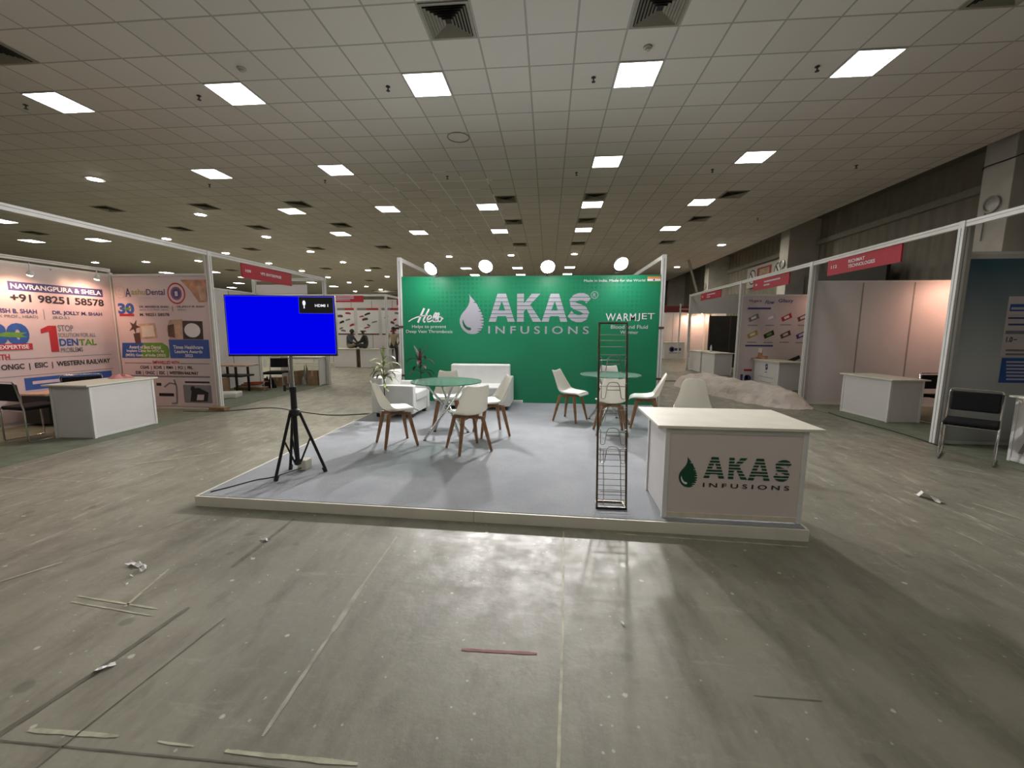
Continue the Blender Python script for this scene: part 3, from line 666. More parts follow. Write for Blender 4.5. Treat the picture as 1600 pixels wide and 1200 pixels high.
# ------------------------------------------------------------------ white shell chairs
def facing(dx, dy): return math.atan2(-dx, dy)
def shell_grid(prof, top_dip, nu=12, thick=.011):
    """prof rows: y, z, half width, side lift, normal (ny, nz)"""
    rows = []
    for i, (y, z, hw, lift) in enumerate(prof):
        a, b_ = prof[max(i-1, 0)], prof[min(i+1, len(prof)-1)]
        dy, dz = b_[0]-a[0], b_[1]-a[1]; l = math.hypot(dy, dz); ny, nz = dz/l, -dy/l   # towards the sitter
        if nz < 0 and ny < 0: ny, nz = -ny, -nz
        row = []
        for k in range(nu+1):
            s_ = -1+2*k/nu; e = abs(s_)**2.6*lift
            zz = z + nz*e; yy = y + ny*e
            if i == len(prof)-1: zz += top_dip*(abs(s_)**2-.4)*(1 if abs(s_) < .9 else .6)
            row.append(Vector((hw*s_*(1-.04*abs(s_)**4), yy, zz)))
        rows.append(row)
    return rows
def shell_mesh(rows, thick):
    n_ = len(rows[0]); mb_ = MB(); vs = [p for r in rows for p in r]; R_ = len(rows)
    nor = []
    for i in range(R_):
        for k in range(n_):
            a = rows[min(i+1, R_-1)][k]-rows[max(i-1, 0)][k]; b_ = rows[i][min(k+1, n_-1)]-rows[i][max(k-1, 0)]
            q = b_.cross(a).normalized(); nor.append(q)
    vo = [p-nor[i]*thick for i, p in enumerate(vs)]
    N_ = len(vs); fs = []
    for i in range(R_-1):
        for k in range(n_-1):
            a = i*n_+k; q = (a, a+1, a+1+n_, a+n_); fs.append(q); fs.append(tuple(x+N_ for x in reversed(q)))
    per = [k for k in range(n_)]+[i*n_+n_-1 for i in range(1, R_)]+[(R_-1)*n_+k for k in range(n_-2, -1, -1)]+[i*n_ for i in range(R_-2, 0, -1)]
    for i in range(len(per)):
        a, b_ = per[i], per[(i+1) % len(per)]; fs.append((b_, a, a+N_, b_+N_))
    mb_.add(vs+vo, fs); return mb_
PADDED = [(.238, .430, .175, .0), (.228, .452, .195, .010), (.17, .456, .215, .022), (.08, .448, .228, .035), (-.02, .440, .233, .05), (-.10, .444, .230, .065), (-.16, .470, .222, .08), (-.195, .52, .212, .085), (-.22, .59, .200, .07), (-.243, .67, .184, .05), (-.265, .745, .170, .03), (-.282, .80, .160, .018), (-.292, .822, .148, .01)]
ROUND = [(.22, .430, .17, .0), (.21, .448, .19, .01), (.14, .450, .215, .03), (.04, .442, .23, .05), (-.06, .440, .235, .07), (-.13, .46, .235, .09), (-.17, .51, .225, .09), (-.195, .58, .205, .085), (-.215, .66, .180, .07), (-.232, .74, .165, .06), (-.246, .80, .150, .045), (-.255, .84, .125, .03), (-.258, .862, .085, .015), (-.258, .868, .04, .005)]
def shell_chair(prof, padded, label):
    t_ = thing('shell_chair', (0, 0, PZ), label, 'chair')
    rows = shell_grid(prof, .022 if padded else 0)
    shell_mesh(rows, .012).build('shell', 'shell_white', t_, smooth=True, sub=1)
    if padded:
        pr = [(.205, .462, .165, .0), (.18, .474, .185, .006), (.08, .470, .195, .012), (-.02, .462, .195, .018), (-.10, .464, .19, .03), (-.13, .470, .17, .035)]
        shell_mesh(shell_grid(pr, 0), .016).build('seat_pad', 'cushion_white', t_, smooth=True, sub=1)
    mb_ = MB()
    for sx_ in (-1, 1): mb_.beam((sx_*.125, .115, .412), (-sx_*.125, -.115, .412), .04, .035)
    mb_.box(-.06, .06, -.06, .06, .425, .436)
    mb_.build('base_frame', 'leg_wood', t_, bevel=.004)
    for sx_ in (-1, 1):
        for sy_ in (-1, 1):
            MB().tube([(sx_*.212, sy_*.205, .005), (sx_*.170, sy_*.165, .21), (sx_*.128, sy_*.124, .425)], [.0165, .023, .027], 10).build('leg', 'leg_wood', t_, smooth=True)
    return t_
sc0 = shell_chair(PADDED, True, 'x'); first = True
T1, T2 = (-1.38, 5.47), (1.0, 6.66)
CH = [((-1.93, 5.02), (.8, .6), 'white padded shell chair at left table, nearest the potted plant and armchair'),
      ((-.96, 4.87), (-.58, .82), 'white shell chair at left table with its back to the camera'),
      ((-.79, 5.66), (-.91, -.42), 'white shell chair on the right side of the left glass table'),
      ((-1.53, 6.12), (.18, -1), 'white shell chair behind the left glass table, facing the camera'),
      ((.378, 6.69), (.87, -.49), 'white shell chair on the left of the right-hand glass table'),
      ((.905, 5.88), (0.0, 1), 'white shell chair seen from behind through the wire rack'),
      ((1.50, 6.35), (-.97, .22), 'white shell chair on the right of the right-hand glass table'),
      ((1.12, 7.5), (-.05, -1), 'white shell chair facing the camera behind the right-hand glass table')]
for (x, y), d, lb in CH:
    t = sc0 if first else dup(sc0); first = False
    t.location = (x, y, PZ); t.rotation_euler = (0, 0, facing(*d)); t['label'] = lb; t['group'] = 'white shell chairs with wooden legs'
t = shell_chair(ROUND, False, 'white one-piece shell chair with rounded back behind the reception counter')
t.location = (1.78, 5.15, PZ); t.rotation_euler = (0, 0, facing(-.35, -.94))

# ------------------------------------------------------------------ glass tables
def glass_table():
    t_ = thing('glass_table', (0, 0, PZ), 'x', 'table'); H_ = .775; r_ = .48; n_ = 56
    mb_ = MB(); vs = [(r_*math.cos(2*PI*k/n_), r_*math.sin(2*PI*k/n_), z) for z in (H_-.012, H_) for k in range(n_)]
    mb_.use('table_glass').add(vs, [tuple(range(n_-1, -1, -1)), tuple(range(n_, 2*n_))])
    mb_.use('glass_rim').add(vs, [(k, (k+1) % n_, n_+(k+1) % n_, n_+k) for k in range(n_)])
    mb_.build('glass_top', None, t_)
    for k in range(4):
        a = PI/4 + k*PI/2; b_ = a + math.radians(166)
        p0 = Vector((.345*math.cos(a),   .345*math.sin(a), .018)); p1 = Vector((.30*math.cos(b_), .30*math.sin(b_), H_-.016))
        lg = MB().tube([p0, p1], .0165, 12).build('leg', 'chrome', t_, smooth=True)
        MB().lathe([(.022, 0), (.022, .012)], (p0.x, p0.y, 0), 12).build('foot', 'black_plastic', lg)
        MB().lathe([(.028, H_-.022), (.028, H_-.0125)], (p1.x, p1.y, 0), 14).build('support_disc', 'chrome', lg)
    return t_
gt = glass_table(); gt.location = (T1[0], T1[1], PZ); tag(gt, 'round glass table with crossed chrome legs on the left, beside the armchair', None, 'round glass tables')
g2 = dup(gt, (T2[0], T2[1], PZ), .25, 'round glass table with crossed chrome legs on the right, behind the wire rack')

# ------------------------------------------------------------------ sofas
def sofa(name, loc, rz, wd, dp, label, seats, back_h, arm_h):
    """local: front towards -Y"""
    t_ = thing(name, loc, label, 'sofa' if seats > 1 else 'armchair', None, rz); a = .13
    for sx_ in (-1, 1):
        MB().box(min(sx_*wd/2, sx_*(wd/2-a)), max(sx_*wd/2, sx_*(wd/2-a)), -dp/2, dp/2-.02, .07, arm_h).build('armrest', 'leatherette', t_, bevel=.022, seg=3, smooth=True)
    MB().box(-wd/2+a, wd/2-a, -dp/2+.02, dp/2-.2, .07, .27).build('base', 'leatherette', t_, bevel=.01)
    MB().box(-wd/2+a*.5, wd/2-a*.5, dp/2-.20, dp/2, .10, back_h).build('backrest', 'leatherette', t_, bevel=.03, seg=3, smooth=True)
    sw = (wd-2*a)/seats
    for k in range(seats):
        x0 = -wd/2+a+k*sw
        MB().box(x0+.003, x0+sw-.003, -dp/2-.005, dp/2-.2, .27, .43).build('seat_cushion', 'leatherette', t_, bevel=.03, seg=3, smooth=True)
    for sx_ in (-1, 1):
        for y in (-dp/2+.08, dp/2-.10): MB().box(sx_*(wd/2-.09)-.03, sx_*(wd/2-.09)+.03, y-.03, y+.03, 0, .071).build('foot', 'black_plastic', t_)
    return t_
sofa('sofa', (-1.335, 7.80, PZ), 0, 1.31, .80, 'white two-seat sofa against the green wall behind the left table', 2, .80, .57)
sofa('armchair', (-2.565, 6.95, PZ), math.radians(86), .78, .76, 'white boxy armchair turned sideways at the left edge of the platform', 1, .67, .55)
def pillow(loc, rot, label):
    mb_ = MB(); n_ = 8; vs = []
    for sgn in (1, -1):
        for i in range(n_+1):
            for j in range(n_+1):
                u, v_ = -1+2*i/n_, -1+2*j/n_; vs.append((u*.19*(1-.06*v_*v_), sgn*.065*(1-u**4)*(1-v_**4)**.9, v_*.19*(1-.06*u*u)))
    q = (n_+1)**2; fs = []
    for i in range(n_):
        for j in range(n_):
            a = i*(n_+1)+j; fs += [(a, a+1, a+n_+2, a+n_+1), (q+a, q+a+n_+1, q+a+n_+2, q+a+1)]
    mb_.add(vs, fs); o = mb_.build('cushion', 'cushion_white', smooth=True); o.location = loc; o.rotation_euler = rot
    return tag(o, label, 'cushion')
pillow((-2.66, 6.86, PZ+.61), (math.radians(12), 0, math.radians(70)), 'plump white square cushion leaning on the armchair back behind the leaves')

# ------------------------------------------------------------------ potted plants
def leaf(mb_, base, yaw, length, up, droop, wd, mat, tipw=.0):
    """arching strap leaf with a folded midrib"""
    n_ = 9; rows = []; p = Vector(base); el = up; st = length/n_
    for k in range(n_+1):
        f_ = k/n_; w_ = wd*(math.sin(PI*min(1, .12+f_*.88))**.7)*(1 if f_ < .98 else .2)
        d = Vector((math.cos(yaw)*math.cos(el), math.sin(yaw)*math.cos(el), math.sin(el))); s_ = Vector((-math.sin(yaw), math.cos(yaw), 0)); nrm = s_.cross(d)
        rows.append((p+s_*w_+nrm*w_*-.3, p.copy(), p-s_*w_+nrm*w_*-.3)); p = p+d*st; el -= droop/n_
    vs = [q for r in rows for q in r]; fs = []
    for k in range(n_): fs += [(3*k, 3*k+1, 3*k+4, 3*k+3), (3*k+1, 3*k+2, 3*k+5, 3*k+4)]
    mb_.use(mat).add(vs, fs)
def potted(loc, label, mats, stem_h, leaves, pot_r=.085, pot_h=.16):
    t_ = thing('potted_plant', loc, label, 'plant')
    MB().lathe([(pot_r*.72, 0), (pot_r*.98, pot_h*.9), (pot_r*1.06, pot_h*.9), (pot_r*1.06, pot_h), (pot_r*.9, pot_h), (pot_r*.88, pot_h*.88), (.01, pot_h*.88)], n=24).build('pot', 'pot_white', t_, smooth=True)
    MB().tube([(0, 0, pot_h*.8), (.008, .005, stem_h*.6), (-.004, .004, stem_h)], [.011, .009, .006], 8).build('stem', 'stem_brown', t_, smooth=True)
    for (z, yaw, ln, up, dr, wd, mi) in leaves:
        mb_ = MB(); leaf(mb_, (.004, .004, z), yaw, ln, up, dr, wd, mats[mi]); mb_.build('leaf', None, t_, smooth=True)
    return t_
rnd = random.Random(5); lv = []
for k in range(20):
    lv.append((rnd.uniform(.66, .98), k*2.4+rnd.uniform(-.3, .3), rnd.uniform(.26, .36), rnd.uniform(.5, .95), rnd.uniform(1.4, 2.2), rnd.uniform(.024, .033), k % 2))
lv += [(.97, 1.8, .26, 1.45, .25, .017, 0), (.97, 4.6, .22, 1.35, .4, .015, 0), (.60, 5.2, .20, .1, 1.0, .022, 0), (.55, 5.6, .17, -.1, .9, .02, 0)]
potted((-2.66, 6.42, PZ), 'slim green plant with arching strap leaves in front of the armchair', ['leaf_green', 'leaf_dark'], .98, lv)
lv = []
for k in range(10):
    lv.append((rnd.uniform(.60, .90), k*2.4+.6, rnd.uniform(.28, .36), rnd.uniform(.45, .9), rnd.uniform(1.5, 2.3), rnd.uniform(.030, .042), 1 if k % 3 else 0))
lv += [(.88, 2.6, .34, 1.05, .1, .034, 0), (.90, .5, .34, 1.1, .05, .034, 1), (.86, 5, .28, 1.35, .3, .03, 1), (.8, 3.9, .26, 1.2, .4, .03, 1)]
potted((-2.50, 7.85, PZ), 'dark red leaved plant in the corner by the green wall behind the armchair', ['leaf_dark', 'leaf_red'], .92, lv, .10, .2)

# ------------------------------------------------------------------ television on tripod
t = thing('tripod_stand', (-2.52, 3.83, PZ), 'black tripod stand with chrome pole carrying the blue screen', 'tripod stand')
MB().tube([(0, 0, .12), (0, 0, .86)], .022, 14).build('lower_pole', 'black_metal', t, smooth=True)
MB().lathe([(.024, .60), (.05, .61), (.05, .665), (.03, .68), (.028, .84), (.034, .86), (.034, .90), (.022, .90)], n=18).build('collar', 'black_plastic', t, smooth=True)
MB().tube([(0, 0, .86), (0, 0, 1.42)], .0165, 14).build('chrome_pole', 'chrome', t, smooth=True)
MB().tube([(-.03, 0, .87), (-.075, 0, .885)], .006, 8).lathe([(.014, -.03), (.014, .03)], (-.085, 0, .885), 10).build('clamp_knob', 'black_plastic', t)
MB().lathe([(.025, .10), (.034, .11), (.034, .15), (.025, .16)], n=14).build('lower_hub', 'black_plastic', t, smooth=True)
for (fx, fy) in ((-.10, -.21), (.235, .10), (-.17, .13)):
    d = Vector((fx, fy, 0)); k_ = d.normalized()
    lg = MB().tube([k_*.045+Vector((0, 0, .64)), d+Vector((0, 0, .022))], .0145, 10).build('leg', 'black_metal', t, smooth=True)
    q = k_*.045+(d-k_*.045)*.42+Vector((0, 0, .64-.42*.618))
    MB().tube([q, k_*.03+Vector((0, 0, .13))], .009, 8).build('brace', 'black_metal', lg)
    e = (d-k_*.045).normalized(); MB().tube([d+Vector((0, 0, .05))-e*.02, d+Vector((0, 0, .0))], .02, 10).build('rubber_foot', 'black_plastic', lg)
MB().box(-.05, .05, -.075, -.02, 1.28, 1.62).box(-.03, .03, -.03, .02, 1.36, 1.43).build('mount_bracket', 'black_metal', t)
tv_c = Vector((-2.52, 3.735, 1.30)); tv_a = math.atan2(.19, .98)
t = thing('television', tv_c, 'flat television showing a blue screen with an HDMI 1 notice', 'television', None, tv_a)
W2, TH = .494, .572
MB().box(-W2, W2, -.022, .012, 0, TH).box(-.25, .25, .012, .045, .08, .38).build('casing', 'black_plastic', t, bevel=.003)
TP = Plane((0, -.022, 0), (1, 0, 0), (0, -1, 0))
mb = MB(); TP.rect(mb, (-W2+.008, .018), (W2-.008, TH-.008), 'screen_blue', .001); mb.build('screen', None, t)
mb = MB(); e = .0022
x0, x1, z0, z1 = -W2+.010, W2-.010, .020, TH-.010
for a, b_ in (((x0, z0), (x1, z0+e)), ((x0, z1-e), (x1, z1)), ((x0, z0), (x0+e, z1)), ((x1-e, z0), (x1, z1))): TP.rect(mb, a, b_, 'screen_edge', .0015)
nx0, nz0 = W2-.325, TH-.165
TP.rect(mb, (nx0-e, nz0-e), (x1, z1), 'screen_edge', .0017); TP.rect(mb, (nx0, nz0), (x1-e*2, z1-e*2), 'print_black', .002)
TP.text(mb, 'HDMI 1', (nx0+.145, nz0+.060), (nx0+.265, nz0+.085), 'screen_white', .003, bold=.02)
TP.poly(mb, [(nx0+.036, nz0+.075), (nx0+.058, nz0+.075), (nx0+.062, nz0+.10), (nx0+.054, nz0+.118), (nx0+.040, nz0+.118), (nx0+.033, nz0+.10)], 'screen_white', .003)
TP.rect(mb, (nx0+.042, nz0+.045), (nx0+.052, nz0+.075), 'screen_white', .003)
mb.build('source_notice', None, t)
tag(MB().box(-2.60, -2.50, 3.93, 4.05, PZ, PZ+.11).build('power_adapter', 'cream_board', bevel=.012), 'small cream power box on the carpet under the tripod', 'power box')
def cable(pts, label, r_=.006):
    P_ = [Vector(p) for p in pts]; out = []
    for i in range(len(P_)-1):
        a, b_, c_, d = P_[max(i-1, 0)], P_[i], P_[i+1], P_[min(i+2, len(P_)-1)]
        for k in range(6):
            f_ = k/6; out.append(.5*((2*b_)+(c_-a)*f_+(2*a-5*b_+4*c_-d)*f_*f_+(3*b_-a-3*c_+d)*f_**3))
    out.append(P_[-1]); return tag(MB().tube(out, r_, 6).build('power_cable', 'cable_black', smooth=True), label, 'cable')
cable([(-2.55, 3.93, PZ+.03), (-2.70, 3.72, PZ+.006), (-2.82, 3.62, PZ+.006), (-2.92, 3.45, PZ+.006), (-3.02, 3.30, PZ+.006)], 'thin black cable looping over the carpet from the tripod to the platform corner', .005)
cable([(-6.9, 7.1, .008), (-6.2, 7.15, .008), (-5.5, 7.6, .008), (-4.7, 7.3, .008), (-3.9, 7.05, .008), (-3.2, 7.3, .008)], 'long black cable on the concrete running from left stall to platform', .008)
cable([(2.2, 12.9, .008), (3.2, 13.1, .008), (4.6, 13.2, .008), (5.3, 13.0, .008)], 'black cable on the floor between green wall and right stalls', .01)
cable([(5.42, 8.3, .008), (5.38, 7.9, .008), (5.40, 7.4, .008), (5.42, 6.6, .008), (5.36, 5.9, .008)], 'black cable along the carpet edge of the right stalls', .01)

# ------------------------------------------------------------------ wire brochure rack
t = thing('brochure_rack', (.54, 3.31, PZ), 'tall narrow bronze wire brochure rack near the platform edge', 'rack')
LEAN = .12; RH = 1.525
def rk(x, z, d=0.0):
    f_ = z/RH; return Vector((x*(1-.07*f_)-.02*f_, -.02+LEAN*f_+d, z))
for sx_ in (-1, 1): MB().beam(rk(sx_*.119, .008), rk(sx_*.119, RH), .016, .016, (0, 1, 0)).build('side_bar', 'bronze_bar', t, bevel=.002)
MB().beam(rk(-.127, RH), rk(.127, RH), .016, .016).build('top_bar', 'bronze_bar', t, bevel=.002)
MB().beam(rk(-.127, .010), rk(.127, .010), .020, .020).build('bottom_bar', 'black_metal', t, bevel=.002)
for sx_ in (-1, 1): MB().beam(rk(sx_*.119, .008), Vector((sx_*.112, .12, .008)), .012, .012).build('base_foot', 'bronze_bar', t)
MB().beam((-.112, .12, .008), (.112, .12, .008), .012, .012).build('base_foot', 'bronze_bar', t)
mb = MB(); wr = .0032
for z in (1.43, 1.385, 1.335, 1.27, .50, .455, .41, .36, .30, .25, .20, .16, .12, .08, .05): mb.tube([rk(-.118, z), rk(.118, z)], wr*.8, 6)
mb.build('cross_wire', 'steel_wire', t, smooth=True)
for z in (1.13, .92, .73, .55, .40):
    P_ = [(-.112, .125), (-.10, .12), (-.10, .004), (-.092, 0), (-.074, 0), (-.066, .008), (-.050, .105), (-.035, .128), (0, .134), (.035, .128), (.050, .105), (.066, .008), (.074, 0), (.092, 0), (.10, .004), (.10, .12), (.112, .125)]
    mb = MB().tube([rk(x, z+dz, -.045) for x, dz in P_], wr, 6).tube([rk(-.118, z+.095), rk(-.10, z+.10, -.045), rk(.10, z+.10, -.045), rk(.118, z+.095)], wr, 6).tube([rk(-.055, z+.07, -.045), rk(.055, z+.07, -.045)], wr, 6)
    mb.build('wire_pocket', 'steel_wire', t, smooth=True)
MB().tube([rk(-.07, .06, -.05), rk(-.07, .5, -.0)], wr, 6).tube([rk(.07, .06, -.05), rk(.07, .5, 0)], wr, 6).tube([rk(-.10, .17, -.06), rk(.10, .17, -.06)], wr, 6).tube([rk(-.10, .06, -.06), rk(.10, .06, -.06)], wr, 6).build('wire_pocket', 'steel_wire', t, smooth=True)

# ------------------------------------------------------------------ counters
def counter(loc, rz, wd, dp, ht_, label, cat='counter', group=None, over=(.05, .05, .03, .05), panel='pale_panel', top='cream_board', open_front=False, back=False):
    """local: front towards -Y, centred on x, base at z=0; over = left, right, front, back overhang"""
    t_ = thing('reception_counter', loc, label, cat, group, rz); p_ = .036
    for sx_ in (-1, 1):
        for y in (0, dp-p_):
            MB().box(min(sx_*wd/2, sx_*(wd/2-p_)), max(sx_*wd/2, sx_*(wd/2-p_)), y, y+p_, 0, ht_-.022).build('corner_post', 'white_aluminium', t_, bevel=.003)
    if not open_front:
        MB().box(-wd/2+p_, wd/2-p_, .010, .020, .05, ht_-.06).build('front_panel', panel, t_)
        MB().box(-wd/2+p_, wd/2-p_, .004, .028, .012, .05).build('bottom_rail', 'plywood' if panel != 'pale_panel' else 'white_aluminium', t_)
    MB().box(-wd/2+p_, wd/2-p_, .004, .028, ht_-.06, ht_-.022).build('top_rail', 'white_aluminium', t_)
    for sx_ in (-1, 1):
        xa, xb = sx_*(wd/2-.012), sx_*(wd/2-.022)
        MB().box(min(xa, xb), max(xa, xb), p_, dp-p_, .012, ht_-.03).build('side_panel', panel if panel == 'pale_panel' else 'pale_panel', t_)
    MB().box(-wd/2-over[0], wd/2+over[1], -over[2], dp+over[3], ht_-.022, ht_).build('countertop', top, t_, bevel=.003)
    return t_
FC = counter((1.428, 3.162, PZ), math.radians(-1.0), 1.03, .60, .748, 'white reception counter on the platform corner with the green drop logo', over=(.065, .10, .02, .17), panel='counter_print')
CPn = Plane((0, .010, 0), (1, 0, 0), (0, -1, 0))
def cuv(px, py):   # pixel of the enlarged counter crop to local panel coordinates
    q = on_y(1030+px/6.6667, 680+py/6.6667, 3.17); return (q.x-1.428, q.z-PZ)
mb = MB(); drop_shape(CPn, mb, cuv(198, 541), cuv(412, 217), 'logo_green', 'print_white', 'print_white'); mb.build('drop_emblem', None, FC)
mb = MB()
for ch, x0, y0, x1, y1 in (('A', 460, 446, 693, 232), ('K', 715, 456, 925, 240), ('A', 918, 467, 1166, 247), ('S', 1180, 478, 1370, 258)): striped(CPn, mb, ch, cuv(x0, y0), cuv(x1, y1), 'logo_green', .052)
CPn.text(mb, 'I N F U S I O N S', cuv(455, 541), cuv(1350, 527), 'print_black', bold=.014); mb.build('logo_lettering', None, FC)
LC = counter((-6.40, 5.627, 0), math.radians(92), .985, .60, .775, 'white counter of the left stall with a pink cloth lying on its top')
R1C = counter((5.80, 8.0, 0), math.radians(-86.5), 1.06, .56, .755, 'plain white counter in front of the empty pinkish stall on the right')
R2C = counter((6.02, 11.9, 0), math.radians(-87), 1.15, .62, .765, 'white counter with a blue emblem in front of the product poster')
R3C = counter((5.83, 15.58, 0), math.radians(-87), 1.05, .62, .80, 'white counter carrying a bottle in the far right stall', group='joined far counters')
R4C = counter((5.79, 16.80, 0), math.radians(-87), 1.05, .62, .80, 'white counter joined behind the bottle counter in the far right stall', group='joined far counters')
R0C = counter((5.60, 4.86, 0), math.radians(-92), 1.05, .55, .80, 'white counter cut by the right picture edge behind the black chair')
mb = MB(); Pn = Plane((0, .010, 0), (1, 0, 0), (0, -1, 0))
for k in range(9):
    a = -.42+k*.1; Pn.poly(mb, [(a, .12), (a+.05, .12), (a+.16, .40), (a+.22, .70), (a+.12, .70), (a+.10, .42)], ('print_grey', 'print_lilac', 'print_white')[k % 3], .0015+.0004*(k % 3))
mb.build('swirl_print', None, R0C)
mb = MB()
Pn.poly(mb, [(-.03, .50), (.03, .50), (.075, .56), (.05, .60), (.06, .66), (.03, .685), (0, .65), (-.03, .685), (-.06, .63), (-.045, .57)], 'print_navy'); Pn.poly(mb, [(-.03, .62), (0, .57), (.03, .63), (.0, .60)], 'print_white', .003)
Pn.rect(mb, (-.05, .435), (.05, .455), 'print_navy'); Pn.line(mb, [(-.36+.04*k, .30+(.025 if k % 2 else -.02)) for k in range(19)], .010, 'print_grey'); Pn.rect(mb, (-.26, .16), (.26, .172), 'print_grey')
mb.build('emblem_print', None, R2C)
mb = MB().lathe([(.033, 0), (.036, .01), (.036, .16), (.028, .20), (.013, .225), (.013, .235)], n=14); o = mb.build('water_bottle', 'bottle_clear', smooth=True); o.location = (6.02, 15.85, .80)
tag(o, 'small clear water bottle standing on the far right counter', 'bottle'); MB().lathe([(.015, .235), (.015, .262)], n=12).build('cap', 'print_white', o)
# pink cloth crumpled on the left counter
def heap(name, mat, cx, cy, z, rx, ry, h_, seed, label, cat, n_=22, rz=0.0, lobes=5):
    rn = random.Random(seed); ph = [rn.uniform(0, 6) for _ in range(8)]; mb_ = MB(); vs = []
    for i in range(n_+1):
        for j in range(n_):
            r_ = i/n_; a = 2*PI*j/n_; e = 1+.16*math.sin(3*a+ph[0])+.10*math.sin(lobes*a+ph[1])
            x, y = r_*e*math.cos(a), r_*e*math.sin(a)
            zz = h_*max(0, 1-r_**2.2)*(.72+.28*math.sin(5*x+ph[2])*math.cos(6*y+ph[3])+.14*math.sin(13*x+7*y+ph[4])) + .004
            c_, s_ = math.cos(rz), math.sin(rz); vs.append((x*rx*c_-y*ry*s_, x*rx*s_+y*ry*c_, zz if i < n_ else 0))
    fs = [(i*n_+j, i*n_+(j+1) % n_, (i+1)*n_+(j+1) % n_, (i+1)*n_+j) for i in range(n_) for j in range(n_)]
    fs.append(tuple(n_*n_+j for j in range(n_)))
    o_ = mb_.add(vs, fs).build(name, mat, smooth=True); o_.location = (cx, cy, z); return tag(o_, label, cat)
heap('crumpled_cloth', 'pink_cloth', -6.78, 5.93, .775, .17, .11, .075, 3, 'crumpled pink cloth lying on the left counter', 'cloth', rz=.3)

# ------------------------------------------------------------------ stalls left and right: frames, panels, signs, prints
def post(t_, x, y, h=3.0, w_=.04):
    return MB().use('white_aluminium').box(x-w_, x+w_, y-w_, y+w_, 0, h).use('groove_grey').box(x-.005, x+.005, y-w_-.0015, y+w_+.0015, .01, h-.09).box(x-w_-.0015, x+w_+.0015, y-.005, y+.005, .01, h-.09).build('post', None, t_, world=True)
def rail(t_, a, b_, z=2.96, h=.08):
    a, b_ = Vector(a+(z,)), Vector(b_+(z,)); d = (b_-a).normalized()
    return MB().use('white_aluminium').beam(a, b_, .05, h).use('groove_grey').beam(a+d*.03+Vector((0, 0, .005)), b_-d*.03+Vector((0, 0, .005)), .0525, .006).build('rail', None, t_, world=True)
def wallpanel(t_, a, b_, z0=.03, z1=2.56, mat='pale_panel', joints=1.0):
    """octagonal-post panel wall between two floor points: sheets with slim posts between them"""
    a, b_ = Vector(a+(0,)), Vector(b_+(0,)); l = (b_-a).length; d = (b_-a).normalized(); n_ = max(1, round(l/joints))
    for k in range(n_):
        p, q = a+d*(l*k/n_+.012), a+d*(l*(k+1)/n_-.012); z = Vector((0, 0, (z0+z1)/2))
        MB().obox((p+q)/2+z, d, Vector((-d.y, d.x, 0)), (0, 0, 1), (q-p).length/2, .006, (z1-z0)/2).build('wall_panel', mat, t_, world=True)
    for k in range(1, n_):
        p = a+d*(l*k/n_); MB().obox(p+Vector((0, 0, z1/2)), d, Vector((-d.y, d.x, 0)), (0, 0, 1), .013, .010, z1/2).build('panel_post', 'joint_grey', t_, world=True)
    MB().beam(a+Vector((0, 0, z1+.015)), b_+Vector((0, 0, z1+.015)), .03, .04).build('top_trim', 'white_aluminium', t_, world=True)
    MB().beam(a+Vector((0, 0, .02)), b_+Vector((0, 0, .02)), .03, .04).build('bottom_trim', 'white_aluminium', t_, world=True)
def carpet(q, label):
    return structure(quadbox(MB(), q, .001, .005).build('stall_carpet', 'stall_green'))

# left stall: back wall, side wall, rails
AX, AB = -6.35, -8.40
t = thing('stall_frame', (AX, 6, 0), 'white aluminium frame and panels of the dental stall on the left', 'stall frame')
post(t, AX, 7.36); post(t, AX, 2.4); post(t, AB, 7.36, 2.62, .03); rail(t, (AX, 2.4), (AX, 7.40)); rail(t, (AB, 3.6), (AB, 7.36), 2.66, .06); post(t, AB, 3.6, 2.69, .03)
wallpanel(t, (AB, 3.62), (AB, 7.34), z1=2.56); wallpanel(t, (AB+.02, 7.38), (AX-.04, 7.38), z1=2.56)
MB().box(AX-.07, AX-.04, 7.33, 7.39, 2.56, 2.95).build('post_extension', 'white_aluminium', t, world=True)
carpet([(AB, 3.5), (AX+.25, 3.5), (AX+.15, 7.3), (AB, 7.3)], '')
carpet([(AB, 7.5), (AX+.05, 7.5), (AX+.1, 11.2), (AB, 11.2)], '')
tag(MB().box(-6.47, -6.15, 7.20, 7.34, 0, .07).build('wooden_block', 'raw_wood', bevel=.004), 'rough brown wooden block at the foot of the left stall post', 'wood block')

# big dental poster on the left back wall
t = thing('wall_poster', (AB+.02, 5.5, 0), 'large pinkish dental poster with phone number on the left back wall', 'poster')
PA = Plane((AB+.020, 0, 0), (0, 1, 0), (1, 0, 0))
MB().box(AB+.015, AB+.019, 3.66, 7.32, .08, 2.53).build('sheet', 'poster_paper', t, world=True)
def za(x, y): return (x/3.0, 300+y/3.0)        # enlarged crop of the left stall
def PAr(mb_, x0, yb, x1, yt, mat, d=.0015): PA.rect(mb_, PA.uv(*za(x0, yb)), PA.uv(*za(x1, yt)), mat, d)
def slant(pl, mb_, body, bl, tr, mat, d=.003, **kw): pl.text(mb_, body, pl.uv(*bl), pl.uv(*tr), mat, d, **kw)
(uA, vA), (uB, vB) = PA.uv(*za(38, 455)), PA.uv(*za(480, 470)); vm = (PA.uv(*za(38, 420))[1]+PA.uv(*za(480, 455))[1])/2; vb = (PA.uv(*za(38, 458))[1]+PA.uv(*za(480, 494))[1])/2
def AQ(x0, yb0, yt0, x1, yb1, yt1):
    a, b_, c_, d = PA.uv(*za(x0, yb0)), PA.uv(*za(x0, yt0)), PA.uv(*za(x1, yb1)), PA.uv(*za(x1, yt1))
    return ((a[0]+b_[0])/2, (a[1]+c_[1])/2), ((c_[0]+d[0])/2, (b_[1]+d[1])/2)
